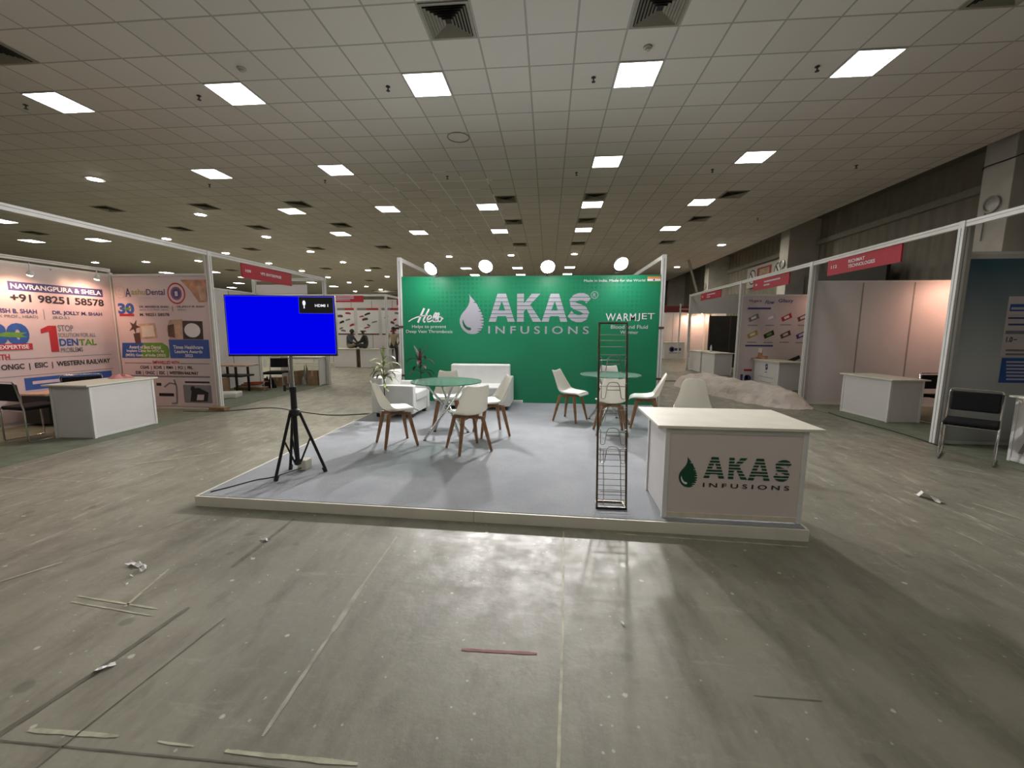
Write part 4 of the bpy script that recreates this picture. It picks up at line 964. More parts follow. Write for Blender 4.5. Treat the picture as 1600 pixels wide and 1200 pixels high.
def AT(mb_, body, q, mat, d=.003, **kw): PA.text(mb_, body, *AQ(*q), mat, d, **kw)
mb = MB()
PA.rect(mb, (uA, vb), (uB, vm), 'print_navy', .0012)
(ub0, vt0_), (ub1, vt1_) = PA.uv(*za(112, 872)), PA.uv(*za(522, 838)); vtop = (vt0_+vt1_)/2
PA.rect(mb, (ub0, vtop-.20), (ub1, vtop), 'print_blue', .0012); PA.rect(mb, (ub0, vtop-.42), (ub1-.05, vtop-.20), 'print_lilac', .0013); PA.poly(mb, [(ub0+.35, vtop-.40), (ub0+.75, vtop-.34), (ub0+.95, vtop-.16), (ub0+.6, vtop-.12)], 'print_brown', .002); PA.poly(mb, [(ub0+.45, vtop-.40), (ub0+.95, vtop-.40), (ub0+.85, vtop-.30)], 'print_red', .0025)
l1, l2 = PA.uv(*za(300, 772))[1], PA.uv(*za(300, 846))[1]
PA.rect(mb, (5.66, l1-.004), (7.2, l1+.004), 'print_grey', .0012); PA.rect(mb, (4.4, l2-.004), (7.2, l2+.004), 'print_grey', .0012)
u_, v_ = PA.uv(*za(208, 598)); PA.rect(mb, (u_, v_), (u_+.008, v_+.17), 'print_grey')
mb.build('printed_band', None, t, world=True)
mb = MB(); hh = vm-vb
PA.text(mb, 'NAVRANGPURA & SHELA', (uA+.03, vb+hh*.22), (uB-.03, vm-hh*.2), 'print_white', bold=.025)
AT(mb, '+91 98251 58578', (47, 515, 480, 485, 535, 500), 'print_black', bold=.03)
AT(mb, 'DR. MANISH B. SHAH', (-150, 562, 540, 172, 571, 549), 'print_navy', bold=.03); AT(mb, '(M.D.S. & EX PROF., HEAD)', (-150, 588, 570, 178, 596, 578), 'print_grey', bold=.02)
AT(mb, 'DR. JOLLY M. SHAH', (245, 578, 555, 478, 586, 566), 'print_navy', bold=.03); AT(mb, '(B.D.S.)', (247, 597, 581, 325, 599, 584), 'print_grey', bold=.02)
(u0, v0), (u1, v1) = AQ(195, 750, 628, 270, 750, 625)
PA.poly(mb, [(u0+x*(u1-u0), v0+y*(v1-v0)) for x, y in ((0, .70), (.50, .78), (.50, 1), (0, .86))], 'print_red', .003); PA.rect(mb, (u0+.5*(u1-u0), v0), (u1, v1), 'print_red', .003)
AT(mb, 'STOP', (270, 655, 622, 343, 652, 625), 'print_grey', bold=.02); AT(mb, 'SOLUTION FOR ALL', (273, 681, 660, 448, 678, 661), 'print_grey', bold=.01)
AT(mb, 'DEN', (278, 722, 687, 366, 720, 688), 'print_blue', bold=.03); AT(mb, 'TAL', (369, 720, 688, 452, 717, 690), 'print_green', bold=.03); AT(mb, 'PROBLEMS', (285, 752, 729, 388, 748, 728), 'print_grey', bold=.02)
AT(mb, 'EMPANELLED WITH', (-300, 800, 768, 47, 792, 765), 'print_red', bold=.03)
AT(mb, 'ONGC  |  ESIC  |  WESTERN RAILWAY', (5, 842, 807, 517, 808, 781), 'print_black', bold=.03)
PA.rect(mb, (ub0+.10, vtop-.11), (ub0+.52, vtop-.06), 'print_lilac', .004)
mb.build('printed_lettering', None, t, world=True)
mb = MB()
a, b_ = AQ(-70, 722, 612, 137, 720, 615); PA.text(mb, '30', a, b_, 'print_blue', bold=.06); wu = b_[0]-a[0]; wv_ = b_[1]-a[1]
PA.poly(mb, [(a[0]+wu*x, a[1]+wv_*y) for x, y in ((.12, .45), (.45, .60), (.95, .58), (.80, .48), (.95, .36), (.5, .38))], 'print_green', .005)
PA.rect(mb, (a[0]-.05, a[1]-.07), (b_[0]+.02, a[1]+.03), 'print_red', .005); PA.text(mb, 'EXPERTISE', (a[0]+wu*.25, a[1]-.052), (b_[0]-.03, a[1]+.012), 'print_white', .0065, bold=.02)
mb.build('anniversary_emblem', None, t, world=True)

# dental poster on the left side wall
SY = 7.372-.012
t = thing('wall_poster', (-7.4, SY, 0), 'dental poster with star trophy and blue award boxes on the left side wall', 'poster')
MB().box(AB+.05, AX-.05, SY-.004, SY, .05, 2.54).build('sheet', 'poster_paper', t, world=True)
PB = Plane((0, SY-.004, 0), (1, 0, 0), (0, -1, 0))
def zb(x, y): return (170+x/4.6167, 400+y/4.6154)
def B(mb_, x0, yb, x1, yt, mat, d=.0015): PB.rect(mb_, PB.uv(*zb(x0, yb)), PB.uv(*zb(x1, yt)), mat, d)
def BT(mb_, body, x0, yb, x1, yt, mat, d=.003, **kw): PB.text(mb_, body, PB.uv(*zb(x0, yb)), PB.uv(*zb(x1, yt)), mat, d, **kw)
def BP(mb_, pts, mat, d=.002): PB.poly(mb_, [PB.uv(*zb(*p)) for p in pts], mat, d)
mb = MB()
BT(mb, 'A', 122, 295, 155, 232, 'print_navy', bold=.02); BT(mb, 'ashu', 163, 280, 262, 237, 'print_olive', bold=.02); BT(mb, 'Dental', 272, 282, 402, 238, 'print_navy', bold=.02)
B(mb, 222, 308, 402, 296, 'print_lilac')
BT(mb, 'DR. MANISH B. SHAH', 222, 374, 430, 358, 'print_navy', bold=.03); BT(mb, '(M.D.S. & EX PROF., HEAD)', 224, 397, 430, 383, 'print_grey', bold=.02)
BT(mb, 'DR. JOLLY M. SHAH', 490, 374, 688, 358, 'print_navy', bold=.03); BT(mb, '(B.D.S.)', 498, 396, 555, 383, 'print_grey', bold=.02)
B(mb, 460, 400, 463, 362, 'print_grey'); BT(mb, 'M. 98251 58578', 226, 434, 436, 412, 'print_black', bold=.03)
BT(mb, 'EMPANELLED WITH', 318, 778, 508, 757, 'print_red', bold=.02); B(mb, 115, 773, 310, 770, 'print_grey'); B(mb, 515, 778, 728, 775, 'print_grey')
BT(mb, 'CGHS  |  ECHS  |  RMA  |  FCI  |  PRL', 230, 818, 607, 795, 'print_black', bold=.03); BT(mb, 'IDBI  |  ONGC  |  ESIC  |  WESTERN RAILWAY', 197, 858, 647, 834, 'print_black', bold=.03)
B(mb, 110, 870, 730, 867, 'print_grey'); B(mb, 550, 916, 728, 906, 'print_black'); B(mb, 345, 935, 378, 915, 'print_black'); B(mb, 365, 1010, 470, 990, 'print_black')
mb.build('printed_lettering', None, t, world=True)
mb = MB()
BP(mb, [(98, 735), (435, 735), (437, 680), (425, 650), (385, 626), (98, 626)], 'print_green', .0018); BP(mb, [(98, 735), (230, 735), (250, 626), (98, 626)], 'print_blue', .0022)
B(mb, 445, 737, 720, 604, 'print_blue')
BT(mb, 'Award of Best Dental', 150, 668, 375, 645, 'print_white', .004, bold=.02); BT(mb, 'Implant Clinic for HTC by', 133, 697, 400, 675, 'print_white', .004, bold=.02); BT(mb, '(MSEI) Govt. of India (2023)', 125, 728, 412, 706, 'print_white', .004, bold=.02)
BT(mb, 'Times Healthcare', 467, 670, 680, 645, 'print_white', .004, bold=.02); BT(mb, 'Leaders Awards', 478, 700, 675, 678, 'print_white', .004, bold=.02); BT(mb, '2022', 552, 728, 607, 708, 'print_white', .004, bold=.02)
mb.build('award_box_print', None, t, world=True)
mb = MB()
cxs, cys = 185, 510
mb = MB(); BP(mb, [(cxs+(44 if k % 2 == 0 else 17)*math.sin(k*PI/5+.35), cys-(56 if k % 2 == 0 else 20)*math.cos(k*PI/5+.35)) for k in range(10)], 'print_brown'); BP(mb, [(178, 560), (225, 552), (235, 630), (195, 634)], 'print_brown', .0025); mb.build('star_trophy_print', None, t, world=True)
mb = MB(); BP(mb, [(215, 490), (335, 484), (355, 595), (225, 600)], 'print_tan', .0015); BP(mb, [(235, 505), (320, 500), (335, 580), (240, 585)], 'cream_board', .0019); mb.build('certificate_print', None, t, world=True)
mb = MB(); BP(mb, [(437, 462), (530, 455), (538, 600), (440, 598), (418, 530)], 'print_tan'); BP(mb, [(425, 500), (470, 490), (480, 590), (430, 580)], 'print_brown', .0024); mb.build('award_photo_print', None, t, world=True)
mb = MB(); BP(mb, [(530, 467), (675, 470), (684, 602), (535, 600)], 'print_black', .0019); PB.ell(mb, PB.uv(*zb(603, 536)), .165, .135, 'print_white', .0026); mb.build('framed_award_print', None, t, world=True)
mb = MB(); BP(mb, [(515, 172), (715, 170), (718, 330), (650, 335), (590, 250)], 'print_skin'); BP(mb, [(640, 215), (700, 225), (705, 325), (660, 320)], 'print_tan', .0022); mb.build('smile_print', None, t, world=True)
mb = MB(); B(mb, 548, 1057, 738, 932, 'print_grey', .0015); BP(mb, [(590, 1050), (600, 960), (650, 950), (720, 985), (715, 1050)], 'print_black', .002); BP(mb, [(640, 1000), (690, 1000), (685, 1040), (635, 1040)], 'poster_paper', .0024); PB.ell(mb, PB.uv(*zb(608, 960)), .05, .06, 'print_black', .0024); mb.build('clinic_photo_print', None, t, world=True)
mb = MB(); PB.line(mb, [PB.uv(*zb(*p)) for p in ((470, 890), (490, 940), (495, 1060), (455, 1063))], .03, 'print_grey'); PB.line(mb, [PB.uv(*zb(*p)) for p in ((400, 945), (440, 915), (485, 925))], .03, 'print_grey'); mb.build('tree_print', None, t, world=True)

mb = MB()
BT(mb, '30', 72, 418, 180, 340, 'print_blue', bold=.05); B(mb, 80, 434, 184, 417, 'print_red', .0045); BP(mb, [(95, 378), (165, 370), (150, 392)], 'print_green', .005)
c0 = PB.uv(*zb(487, 270)); PB.ell(mb, c0, .185, .20, 'print_red', .002); PB.ell(mb, c0, .158, .172, 'poster_paper', .0025); PB.ell(mb, c0, .115, .125, 'print_plum', .003); PB.ell(mb, c0, .075, .085, 'print_navy', .0035); PB.rect(mb, (c0[0]-.03, c0[1]-.05), (c0[0]+.03, c0[1]+.04), 'print_lilac', .004)
c0 = PB.uv(*zb(82, 260)); PB.ell(mb, c0, .105, .12, 'print_tan', .002); PB.ell(mb, c0, .095, .11, 'poster_paper', .0025); PB.line(mb, [(c0[0], c0[1]+.06), (c0[0]-.04, c0[1]-.05), (c0[0]+.04, c0[1]-.05)], .014, 'print_tan', .003)
mb.build('printed_emblem', None, t, world=True)

# warm clip-on lamps of the left stall
def warm_lamp(loc, aim, label, power, group, ang=75):
    loc = Vector(loc); t_ = thing('clip_lamp', loc, label, 'lamp', group); d = (Vector(aim)-loc).normalized()
    MB().tube([(-.0, 0, .16), (0, 0, .05), tuple(d*.02)], .008, 8).build('arm', 'white_aluminium', t_)
    q = Vector((0, 0, 1)).rotation_difference(d).to_matrix()
    mb_ = MB().lathe([(.018, -.05), (.030, -.03), (.045, .02), (.041, .02), (.028, -.02)], n=16); mb_.v = [q @ p for p in mb_.v]; mb_.build('shade', 'white_aluminium', t_, smooth=True)
    mb_ = MB().lathe([(.010, -.02), (.034, .005), (.040, .022), (.028, .040), (.008, .046)], n=16); mb_.v = [q @ p for p in mb_.v]; mb_.build('bulb', 'warm_glow', t_, smooth=True)
    ld = bpy.data.lights.new('lamp_beam', 'SPOT'); ld.energy = power; ld.color = (1, .50, .36); ld.spot_size = math.radians(ang*2); ld.spot_blend = .9; ld.shadow_soft_size = .04
    lo = bpy.data.objects.new('lamp_beam', ld); COL.objects.link(lo); lo.parent = t_; lo.location = d*.06
    lo.rotation_euler = (-d).to_track_quat('Z', 'Y').to_euler(); return t_
for i, (px_, py_) in enumerate(((-45, 418), (47, 427), (152, 434))):
    q = on_x(px_, py_, -8.02); warm_lamp(q, (AB, q.y+.05, q.z-.75), 'warm clip-on lamp above the dental poster, %s' % ('partly out of the picture', 'over the name band', 'nearest the wall corner')[i], SPOT_POWER, 'warm clip-on lamps of the left stall')
# chrome and black visitor chairs
def visitor_chair():
    t_ = thing('visitor_chair', (0, 0, 0), 'x', 'chair')
    half = [(.225, .20, .45), (.225, .215, .43), (.225, .22, .03), (.225, .205, .011), (.225, -.19, .011), (.225, -.205, .03), (.225, -.205, .45), (.225, -.26, .80), (.215, -.268, .838), (.19, -.27, .845)]
    MB().tube(half+[(-x, y, z) for x, y, z in reversed(half)], .011, 8).tube([(.22, .20, .435), (-.22, .20, .435)], .010, 8).tube([(.22, -.2, .435), (-.22, -.2, .435)], .010, 8).build('tube_frame', 'chrome', t_, smooth=True)
    MB().box(-.225, .225, -.20, .24, .445, .495).build('seat', 'black_fabric', t_, bevel=.02, seg=3, smooth=True)
    mb_ = MB().box(-.212, .212, -.275, -.235, .575, .815)
    for p in mb_.v: p.y += -(p.z-.575)*.10+.035
    mb_.build('backrest', 'black_fabric', t_, bevel=.018, seg=3, smooth=True); return t_
vc0 = visitor_chair(); first = True
for (x, y), d, lb in (((-7.24, 5.08), (.12, 1), 'black and chrome chair seen from behind at the left picture edge'),
                      ((-7.46, 5.92), (-.78, .62), 'black and chrome chair hidden behind the left counter, only its back showing'),
                      ((-6.97, 9.95), (.25, -1), 'black chair standing in front of cartons under the blue screen'),
                      ((6.74, 7.50), (.05, -1), 'black chair half hidden behind the right stall post and plain counter'),
                      ((5.15, 5.37), (-.72, -.70), 'black and chrome chair in front of the blue-green wall at right')):
    t = vc0 if first else dup(vc0); first = False
    t.location = (x, y, 0); t.rotation_euler = (0, 0, facing(*d)); t['label'] = lb; t['group'] = 'black visitor chairs'
t = thing('low_table', (-7.95, 6.55, 0), 'low dark bench with tan top between the left chairs and the poster', 'bench')
MB().box(-8.33, -7.84, 5.7, 6.95, .50, .53).build('top', 'print_tan', t, world=True, bevel=.003)
MB().box(-8.31, -7.86, 5.72, 6.93, .05, .50).build('body', 'dark_board', t, world=True)

# second left stall with storage
t = thing('stall_frame', (AX, 9.3, 0), 'white aluminium frame and cream panels of the storage stall behind the blue screen', 'stall frame')
post(t, AX+.04, 11.3); rail(t, (AX, 7.40), (AX+.04, 11.3)); rail(t, (AB, 11.3), (AX+.04, 11.3)); post(t, AB, 11.3)
wallpanel(t, (AB, 7.42), (AB, 11.26)); MB().box(AB+.05, -6.82, 11.29, 11.31, 2.56, 2.82).build('header_panel', 'pale_panel', t, world=True)
def fascia(loc_x, y0, y1, z0, z1, nsign, num, lines, label, mat='red_sign'):
    """sign board hanging under a rail; nsign +1 faces +X, -1 faces -X"""
    t_ = thing('fascia_sign', (loc_x, (y0+y1)/2, z0), label, 'sign', 'red stall name boards')
    MB().box(loc_x-.012, loc_x+.012, y0, y1, z0, z1).build('board', mat, t_, world=True)
    P_ = Plane((loc_x+nsign*.012, y0 if nsign > 0 else y1, z0), (0, nsign, 0), (nsign, 0, 0)); L_ = y1-y0; H_ = z1-z0; mb_ = MB()
    P_.text(mb_, num, (L_*.06, H_*.42), (L_*.155, H_*.62), 'print_white', bold=.02) if num else P_.rect(mb_, (L_*.07, H_*.40), (L_*.13, H_*.58), 'print_lilac')
    for k, (body, u1) in enumerate(lines):
        v0 = H_*(.42 if len(lines) == 1 else (.55, .25)[k])
        if body: P_.text(mb_, body, (L_*.33, v0), (L_*u1, v0+H_*.21), 'print_white', bold=.02)
        else: P_.rect(mb_, (L_*.33, v0), (L_*u1, v0+H_*.13), 'print_lilac')
    mb_.build('sign_lettering', None, t_, world=True)
fascia(AX+.02, 8.17, 9.83, 2.62, 2.915, 1, '109', [('VPS ENTERPRISE', .76)], 'dark red name board hanging from the left rail above the blue screen')
t = counter((-6.93, 10.92, 0), 0, 1.14, .46, .80, 'open white counter full of cartons in the stall behind the tripod', open_front=True, over=(.01, .01, .01, .01))
def crate(x, y, z, a, b_, h, rz, label, mat='carton', name='cardboard_box', group=None):
    t_ = thing(name, (x, y, z), label, 'box', group, rz)
    MB().box(-a/2, a/2, -b_/2, b_/2, 0, h).build('carton_body', mat, t_, bevel=.004)
    MB().box(-.025, .025, -b_/2-.001, b_/2+.001, h*.6, h+.001).build('tape_strip', 'print_tan', t_); return t_
crate(-6.62, 11.10, 0, .30, .30, .42, .1, 'brown carton at the right end under the open counter', group='cartons under the open counter')
crate(-7.17, 11.10, 0, .30, .30, .40, -.1, 'brown carton in the middle under the open counter', group='cartons under the open counter')
crate(-7.42, 10.70, 0, .30, .26, .26, .2, 'low brown carton beside the black chair under the blue screen', group='cartons under the open counter')
heap('wrapped_bundle', 'clear_wrap', -6.89, 11.12, .0, .085, .15, .62, 8, 'plastic wrapped grey bundle between the cartons', 'bundle')
heap('waste_bag', 'black_fabric', -7.45, 10.35, 0, .17, .16, .36, 9, 'black bag on the floor under the black chair', 'bag')
t = thing('work_bench', (-7.7, 9.4, 0), 'cluttered work bench with a pale plank top beside the left post', 'bench')
MB().box(-8.2, -7.25, 9.25, 9.75, .66, .70).build('plank_top', 'print_tan', t, world=True, bevel=.004)
for x, y in ((-8.1, 9.3), (-7.55, 9.3), (-8.1, 9.7), (-7.55, 9.7)): MB().box(x-.02, x+.02, y-.02, y+.02, 0, .66).build('leg', 'black_metal', t, world=True)
MB().box(-8.15, -7.4, 9.28, 9.72, .40, .44).build('lower_shelf', 'dark_board', t, world=True)
crate(-7.86, 9.02, .0, .42, .34, .40, .1, 'large brown carton standing in front of the work bench')
tag(MB().obox((-7.42, 8.66, .065), (1, .35, 0), (-.35, 1, 0), (0, 0, 1), .36, .20, .065).build('foam_slab', 'foam_white', bevel=.03), 'wrapped white slab lying on the green carpet by the left post', 'slab')
for k, (mt_, o_) in enumerate((('red_strip', 0), ('orange_strip', .11), ('red_strip', .22))):
    tag(MB().beam((-8.0+.05*k, 9.95+o_*.3-.9*0, .10+.035*k), (-7.35+.06*k, 9.86+o_*.4, .16+.03*k), .09, .025).build('plastic_strip', mt_), '%s strip in the small pile of strips by the work bench' % ('lowest red', 'orange', 'topmost red')[k], 'strip', 'pile of coloured strips')
tag(MB().box(-8.05, -7.3, 9.80, 10.08, 0, .08).build('wooden_pallet', 'raw_wood', bevel=.005), 'flat brown board under the coloured strips', 'board')
cable([(-7.75, 8.1, .9), (-7.7, 8.25, .55), (-7.55, 8.5, .30), (-7.5, 8.35, .13), (-7.3, 8.1, .008), (-6.9, 7.95, .008)], 'pale hanging cable beside the left stall post', .008)

# far central stall with product posters
FY = 18.5
t = thing('stall_frame', (-8, 17, 0), 'white aluminium frame of the far stall behind the two seated workers', 'stall frame')
post(t, -6.60, 16.45); rail(t, (-12, 16.45), (-6.6, 16.45)); post(t, -6.6, FY-.05); rail(t, (-6.6, 16.45), (-6.6, FY-.05)); wallpanel(t, (-12, FY), (-4.2, FY), z1=2.9)
post(t, -12, 16.45)
def far_fascia(x0, x1, y, z0, z1, label, bars):
    t_ = thing('fascia_sign', ((x0+x1)/2, y, z0), label, 'sign', 'red stall name boards')
    MB().box(x0, x1, y-.012, y+.012, z0, z1).build('board', 'red_sign', t_, world=True); P_ = Plane((x0, y-.012, z0), (1, 0, 0), (0, -1, 0)); mb_ = MB()
    for k in range(bars): P_.rect(mb_, ((x1-x0)*.25, (z1-z0)*(.78-.24*k)), ((x1-x0)*(.75-.1*(k == bars-1)), (z1-z0)*(.90-.24*k)), 'print_lilac')
    mb_.build('sign_lettering', None, t_, world=True)
far_fascia(-9.1, -7.52, 16.40, 2.68, 2.94, 'red name board of the far stall right of the blue screen', 3)
far_fascia(-6.50, -5.3, 17.4, 2.62, 2.86, 'red name board beside the green wall edge in the far stall', 2)
for k, (xa, xb) in enumerate(((-9.75, -8.95), (-8.80, -7.78), (-7.64, -6.72), (-6.45, -5.6))):
    t = thing('product_poster', ((xa+xb)/2, FY-.02, 1.4), '%s of the four product posters in the far stall' % ('leftmost', 'second from left', 'third from left', 'rightmost')[k], 'poster', 'product posters in the far stall')
    MB().box(xa, xb, FY-.02, FY-.012, 1.34, 2.56).build('sheet', 'print_white', t, world=True); P_ = Plane((xa, FY-.02, 1.34), (1, 0, 0), (0, -1, 0)); W_ = xb-xa; mb = MB()
    P_.rect(mb, (W_*.45, 1.12), (W_, 1.22), 'print_red', .004); P_.rect(mb, (0, 1.12), (W_*.45, 1.22), 'print_grey', .004); P_.rect(mb, (0, 0), (W_, .06), 'print_brown', .004); mb.build('printed_band', None, t, world=True)
    mb = MB(); rn = random.Random(k+3)
    for j in range(7):
        u, v_ = W_*rn.uniform(.15, .85), .18+.13*j+rn.uniform(-.02, .02); a = rn.uniform(-.5, .5); l_, w_ = rn.uniform(.07, .15), rn.uniform(.02, .05)
        P_.poly(mb, [(u-l_, v_-a*.1-w_), (u+l_, v_+a*.1-w_), (u+l_*.9, v_+a*.1+w_), (u, v_+w_*1.6), (u-l_, v_-a*.1+w_)], ('print_grey', 'print_brown', 'print_red', 'print_black')[(j+k) % 4], .004)
    mb.build('product_print', None, t, world=True)
F1 = counter((-8.46, 16.5, 0), 0, .95, .55, .78, 'white counter of the far stall under the person in the slate shirt', group='far stall counters')
F2 = counter((-7.22, 16.5, 0), 0, 1.16, .55, .78, 'white counter of the far stall under the person in the white cap', group='far stall counters')
tag(MB().box(-7.975, -7.81, 16.60, 16.9, 0, .745).build('dark_box', 'print_brown', bevel=.004), 'dark brown box filling the gap between the two far counters', 'box')
tag(MB().box(-6.99, -6.72, 16.62, 16.86, .781, .80).build('laptop', 'black_plastic', bevel=.003), 'thin black slab lying on the far counter at the right', 'laptop')

# ------------------------------------------------------------------ right stalls
def RX(y): return 5.42+.016*(y-6.1)
t = thing('stall_frame', (5.5, 9.5, 0), 'long white aluminium frame and panels of the row of right stalls', 'stall frame')
for y in (6.1, 9.3, 12.6, 17.1): post(t, RX(y), y)
post(t, RX(2.6), 2.6); post(t, 8.6, 17.1)
rail(t, (RX(2.6), 2.6), (RX(17.1), 17.1)); rail(t, (RX(17.1), 17.1), (8.6, 17.1))
for y in (6.14, 9.34, 12.64): wallpanel(t, (RX(y)+.05, y), (8.5, y), z1=2.58)
wallpanel(t, (8.52, 6.1), (8.52, 9.3), z1=2.58); wallpanel(t, (8.52, 9.3), (8.52, 12.6), z1=2.58)
MB().box(RX(17.1)+.05, 8.55, 17.09, 17.11, 2.26, 2.90).build('header_panel', 'pale_panel', t, world=True)
for y in (6.1, 9.3): MB().box(RX(y)+.05, RX(y)+.10, y-.03, y+.03, 0, 2.95).build('door_jamb', 'grey_aluminium', t, world=True)
carpet([(RX(2)-.05, 2), (8.4, 2), (8.4, 6.1), (RX(6.1)-.05, 6.1)], ''); carpet([(RX(6.2)-.1, 6.2), (8.4, 6.2), (8.4, 9.2), (RX(9.2)-.1, 9.2)], ''); carpet([(RX(9.4)-.05, 9.4), (8.4, 9.4), (8.4, 12.5), (RX(12.5)-.05, 12.5)], '')
fascia(RX(7.9)-.0, 7.08, 8.78, 2.64, 2.93, -1, '112', [('RICHMAT', .56), ('TECHNOLOGIES', .70)], 'largest red name board, number 112, on the nearest right rail')
fascia(RX(11), 10.18, 11.84, 2.645, 2.93, -1, '', [('', .78), ('', .5)], 'red name board above the product poster stall on the right')
fascia(RX(15), 14.12, 15.88, 2.67, 2.93, -1, '', [('', .74), ('', .5)], 'farthest small red name board on the right rail')
warm_lamp((8.25, 8.55, 2.50), (8.2, 9.34, 1.80), 'warm lamp behind the right post lighting the pinkish panel', SPOT_POWER*1.6, 'warm lamps of the right stalls', 80)
warm_lamp((7.9, 12.0, 2.52), (7.5, 12.6, 1.8), 'warm lamp lighting the right half of the product poster wall', SPOT_POWER*.35, 'warm lamps of the right stalls', 75)

# product poster of the second right stall
RY = 12.62
t = thing('wall_poster', (7, RY, 0), 'pale product poster with rows of tilted packages behind the emblem counter', 'poster')
MB().box(RX(12.6)+.07, 8.45, RY-.006, RY-.002, .06, 2.56).build('sheet', 'poster_paper', t, world=True); PC = Plane((0, RY-.006, 0), (1, 0, 0), (0, -1, 0))
def zc(x, y): return PC.uv(1150+x/6.6636, 440+y/6.6667)
mb = MB()
PC.text(mb, 'Hygara', zc(138, 222), zc(270, 185), 'print_plum', .003, bold=.02); PC.text(mb, 'Flow', zc(300, 235), zc(405, 195), 'print_blue', .003, shear=.3, bold=.02); PC.text(mb, 'Gllaxy', zc(440, 228), zc(600, 180), 'print_navy', .003, bold=.02)
for x0, y0, x1, y1 in ((120, 290, 365, 270), (95, 676, 385, 660)): PC.rect(mb, zc(x0, y0), zc(x1, y1), 'print_navy', .002)
for x0, y0, x1 in ((120, 460, 225), (305, 460, 395), (460, 455, 575), (640, 460, 720), (115, 637, 215), (285, 640, 380), (450, 637, 550), (620, 640, 700)): PC.rect(mb, zc(x0, y0), zc(x1, y0-9), 'print_grey', .002)
PC.rect(mb, zc(80, 932), zc(165, 912), 'print_red', .002)
mb.build('printed_lettering', None, t, world=True)
mb = MB()
for cx_, cy_, mt_, m2 in ((185, 375, 'print_grey', 'print_white'), (360, 375, 'print_lilac', 'print_white'), (527, 370, 'print_red', 'print_white'), (695, 372, 'print_brown', 'print_lilac'), (172, 548, 'print_gold', 'cream_board'), (343, 548, 'print_black', 'print_green'), (515, 550, 'print_brown', 'print_lilac'), (680, 553, 'print_navy', 'print_lilac')):
    for s_, mm, d in ((1, mt_, .002), (.5, m2, .003)): PC.poly(mb, [zc(cx_+s_*x, cy_+s_*y) for x, y in ((-58, 5), (45, -45), (58, 5), (-45, 48))], mm, d)
PC.poly(mb, [zc(*p) for p in ((505, 830), (660, 765), (668, 800), (600, 832))], 'print_black')
PC.poly(mb, [zc(*p) for p in ((155, 800), (225, 780), (235, 700), (280, 695), (275, 770), (330, 775), (330, 812), (160, 812))], 'print_skin'); PC.poly(mb, [zc(*p) for p in ((230, 735), (240, 690), (275, 695), (270, 745))], 'print_white', .003)
PC.rect(mb, zc(40, 1050), zc(72, 965), 'print_navy'); PC.ell(mb, zc(118, 1008), .10, .11, 'print_navy'); PC.ell(mb, zc(108, 1000), .05, .06, 'print_white', .003)
mb.build('product_print', None, t, world=True)
# blue-green print of the nearest right stall
t = thing('wall_poster', (7, 6.1, 0), 'blue-green poster with blue text box on the nearest right wall', 'poster')
MB().box(RX(6.1)+.13, 8.45, 6.118, 6.124, .06, 2.52).build('sheet', 'teal_print', t, world=True); PD = Plane((0, 6.118, 0), (1, 0, 0), (0, -1, 0))
def zd(x, y): return PD.uv(1440+x/3.156, 380+y/3.158)
mb = MB()
PD.rect(mb, zd(385, 560), zd(640, 262), 'poster_paper', .0015); PD.rect(mb, zd(432, 336), zd(640, 300), 'print_blue', .0025); PD.rect(mb, zd(376, 688), zd(640, 568), 'print_blue', .0025)
for k in range(6): PD.rect(mb, zd(415, 590+k*17), zd(640-20*(k % 2), 584+k*17), 'print_lilac', .0035)
for k, y in enumerate((350, 365, 380, 397)): PD.rect(mb, zd(425, y+9), zd(600, y), 'print_navy' if k % 2 else 'print_lilac', .0025)
for y, h_ in ((432, 16), (525, 8), (545, 8)): PD.rect(mb, zd(412, y+h_), zd(600, y), 'print_grey', .0025)
PD.text(mb, '1.0', zd(414, 488), zd(450, 462), 'print_black', .003, bold=.03); PD.rect(mb, zd(452, 478), zd(470, 474), 'print_black', .003)
PD.rect(mb, zd(440, 328), zd(520, 316), 'print_lilac', .004)
mb.build('printed_text_box', None, t, world=True)

# covered roll on the floor between platform and right stalls
mb = MB(); rn = random.Random(4); AXP = [(3.98, 12.5, .10, .10), (4.05, 12.2, .38, .33), (4.2, 11.4, .46, .44), (4.42, 10.6, .44, .42), (4.66, 9.9, .42, .40), (4.88, 9.3, .45, .40), (5.02, 8.95, .40, .30), (5.10, 8.68, .26, .10), (5.14, 8.56, .12, .012)]
rows = []; M_ = 14; K_ = 40
for k in range(K_+1):
    f_ = k/K_*(len(AXP)-1); i = min(int(f_), len(AXP)-2); g_ = f_-i; P_ = [AXP[i][q]*(1-g_)+AXP[i+1][q]*g_ for q in range(4)]
    row = []
    for j in range(M_+1):
        a = PI*j/M_; wob = 1+.06*math.sin(k*1.1+j*2.1)+.05*math.sin(k*.6-j*1.3)+.07*math.sin(k*2.3+j*.9)+rn.uniform(-.05, .05); flare = 1.25 if j in (0, M_) else 1
        row.append((P_[0]-P_[2]*math.cos(a)*.97*wob*flare, P_[1]-P_[2]*math.cos(a)*.22*wob, max(.004, P_[3]*math.sin(a)**.8*wob) if 0 < j < M_ else .004))
    rows.append(row)
mb.add([p for r in rows for p in r], [(k*(M_+1)+j, k*(M_+1)+j+1, (k+1)*(M_+1)+j+1, (k+1)*(M_+1)+j) for k in range(K_) for j in range(M_)])
[n_ for n_ in MATS['cover_sheet'].node_tree.nodes if n_.type == 'BUMP'][0].inputs['Distance'].default_value = .035
tag(mb.build('covered_roll', 'cover_sheet', smooth=True, sub=1), 'long pile under a crumpled beige dust sheet on the floor by right stalls', 'covered pile')

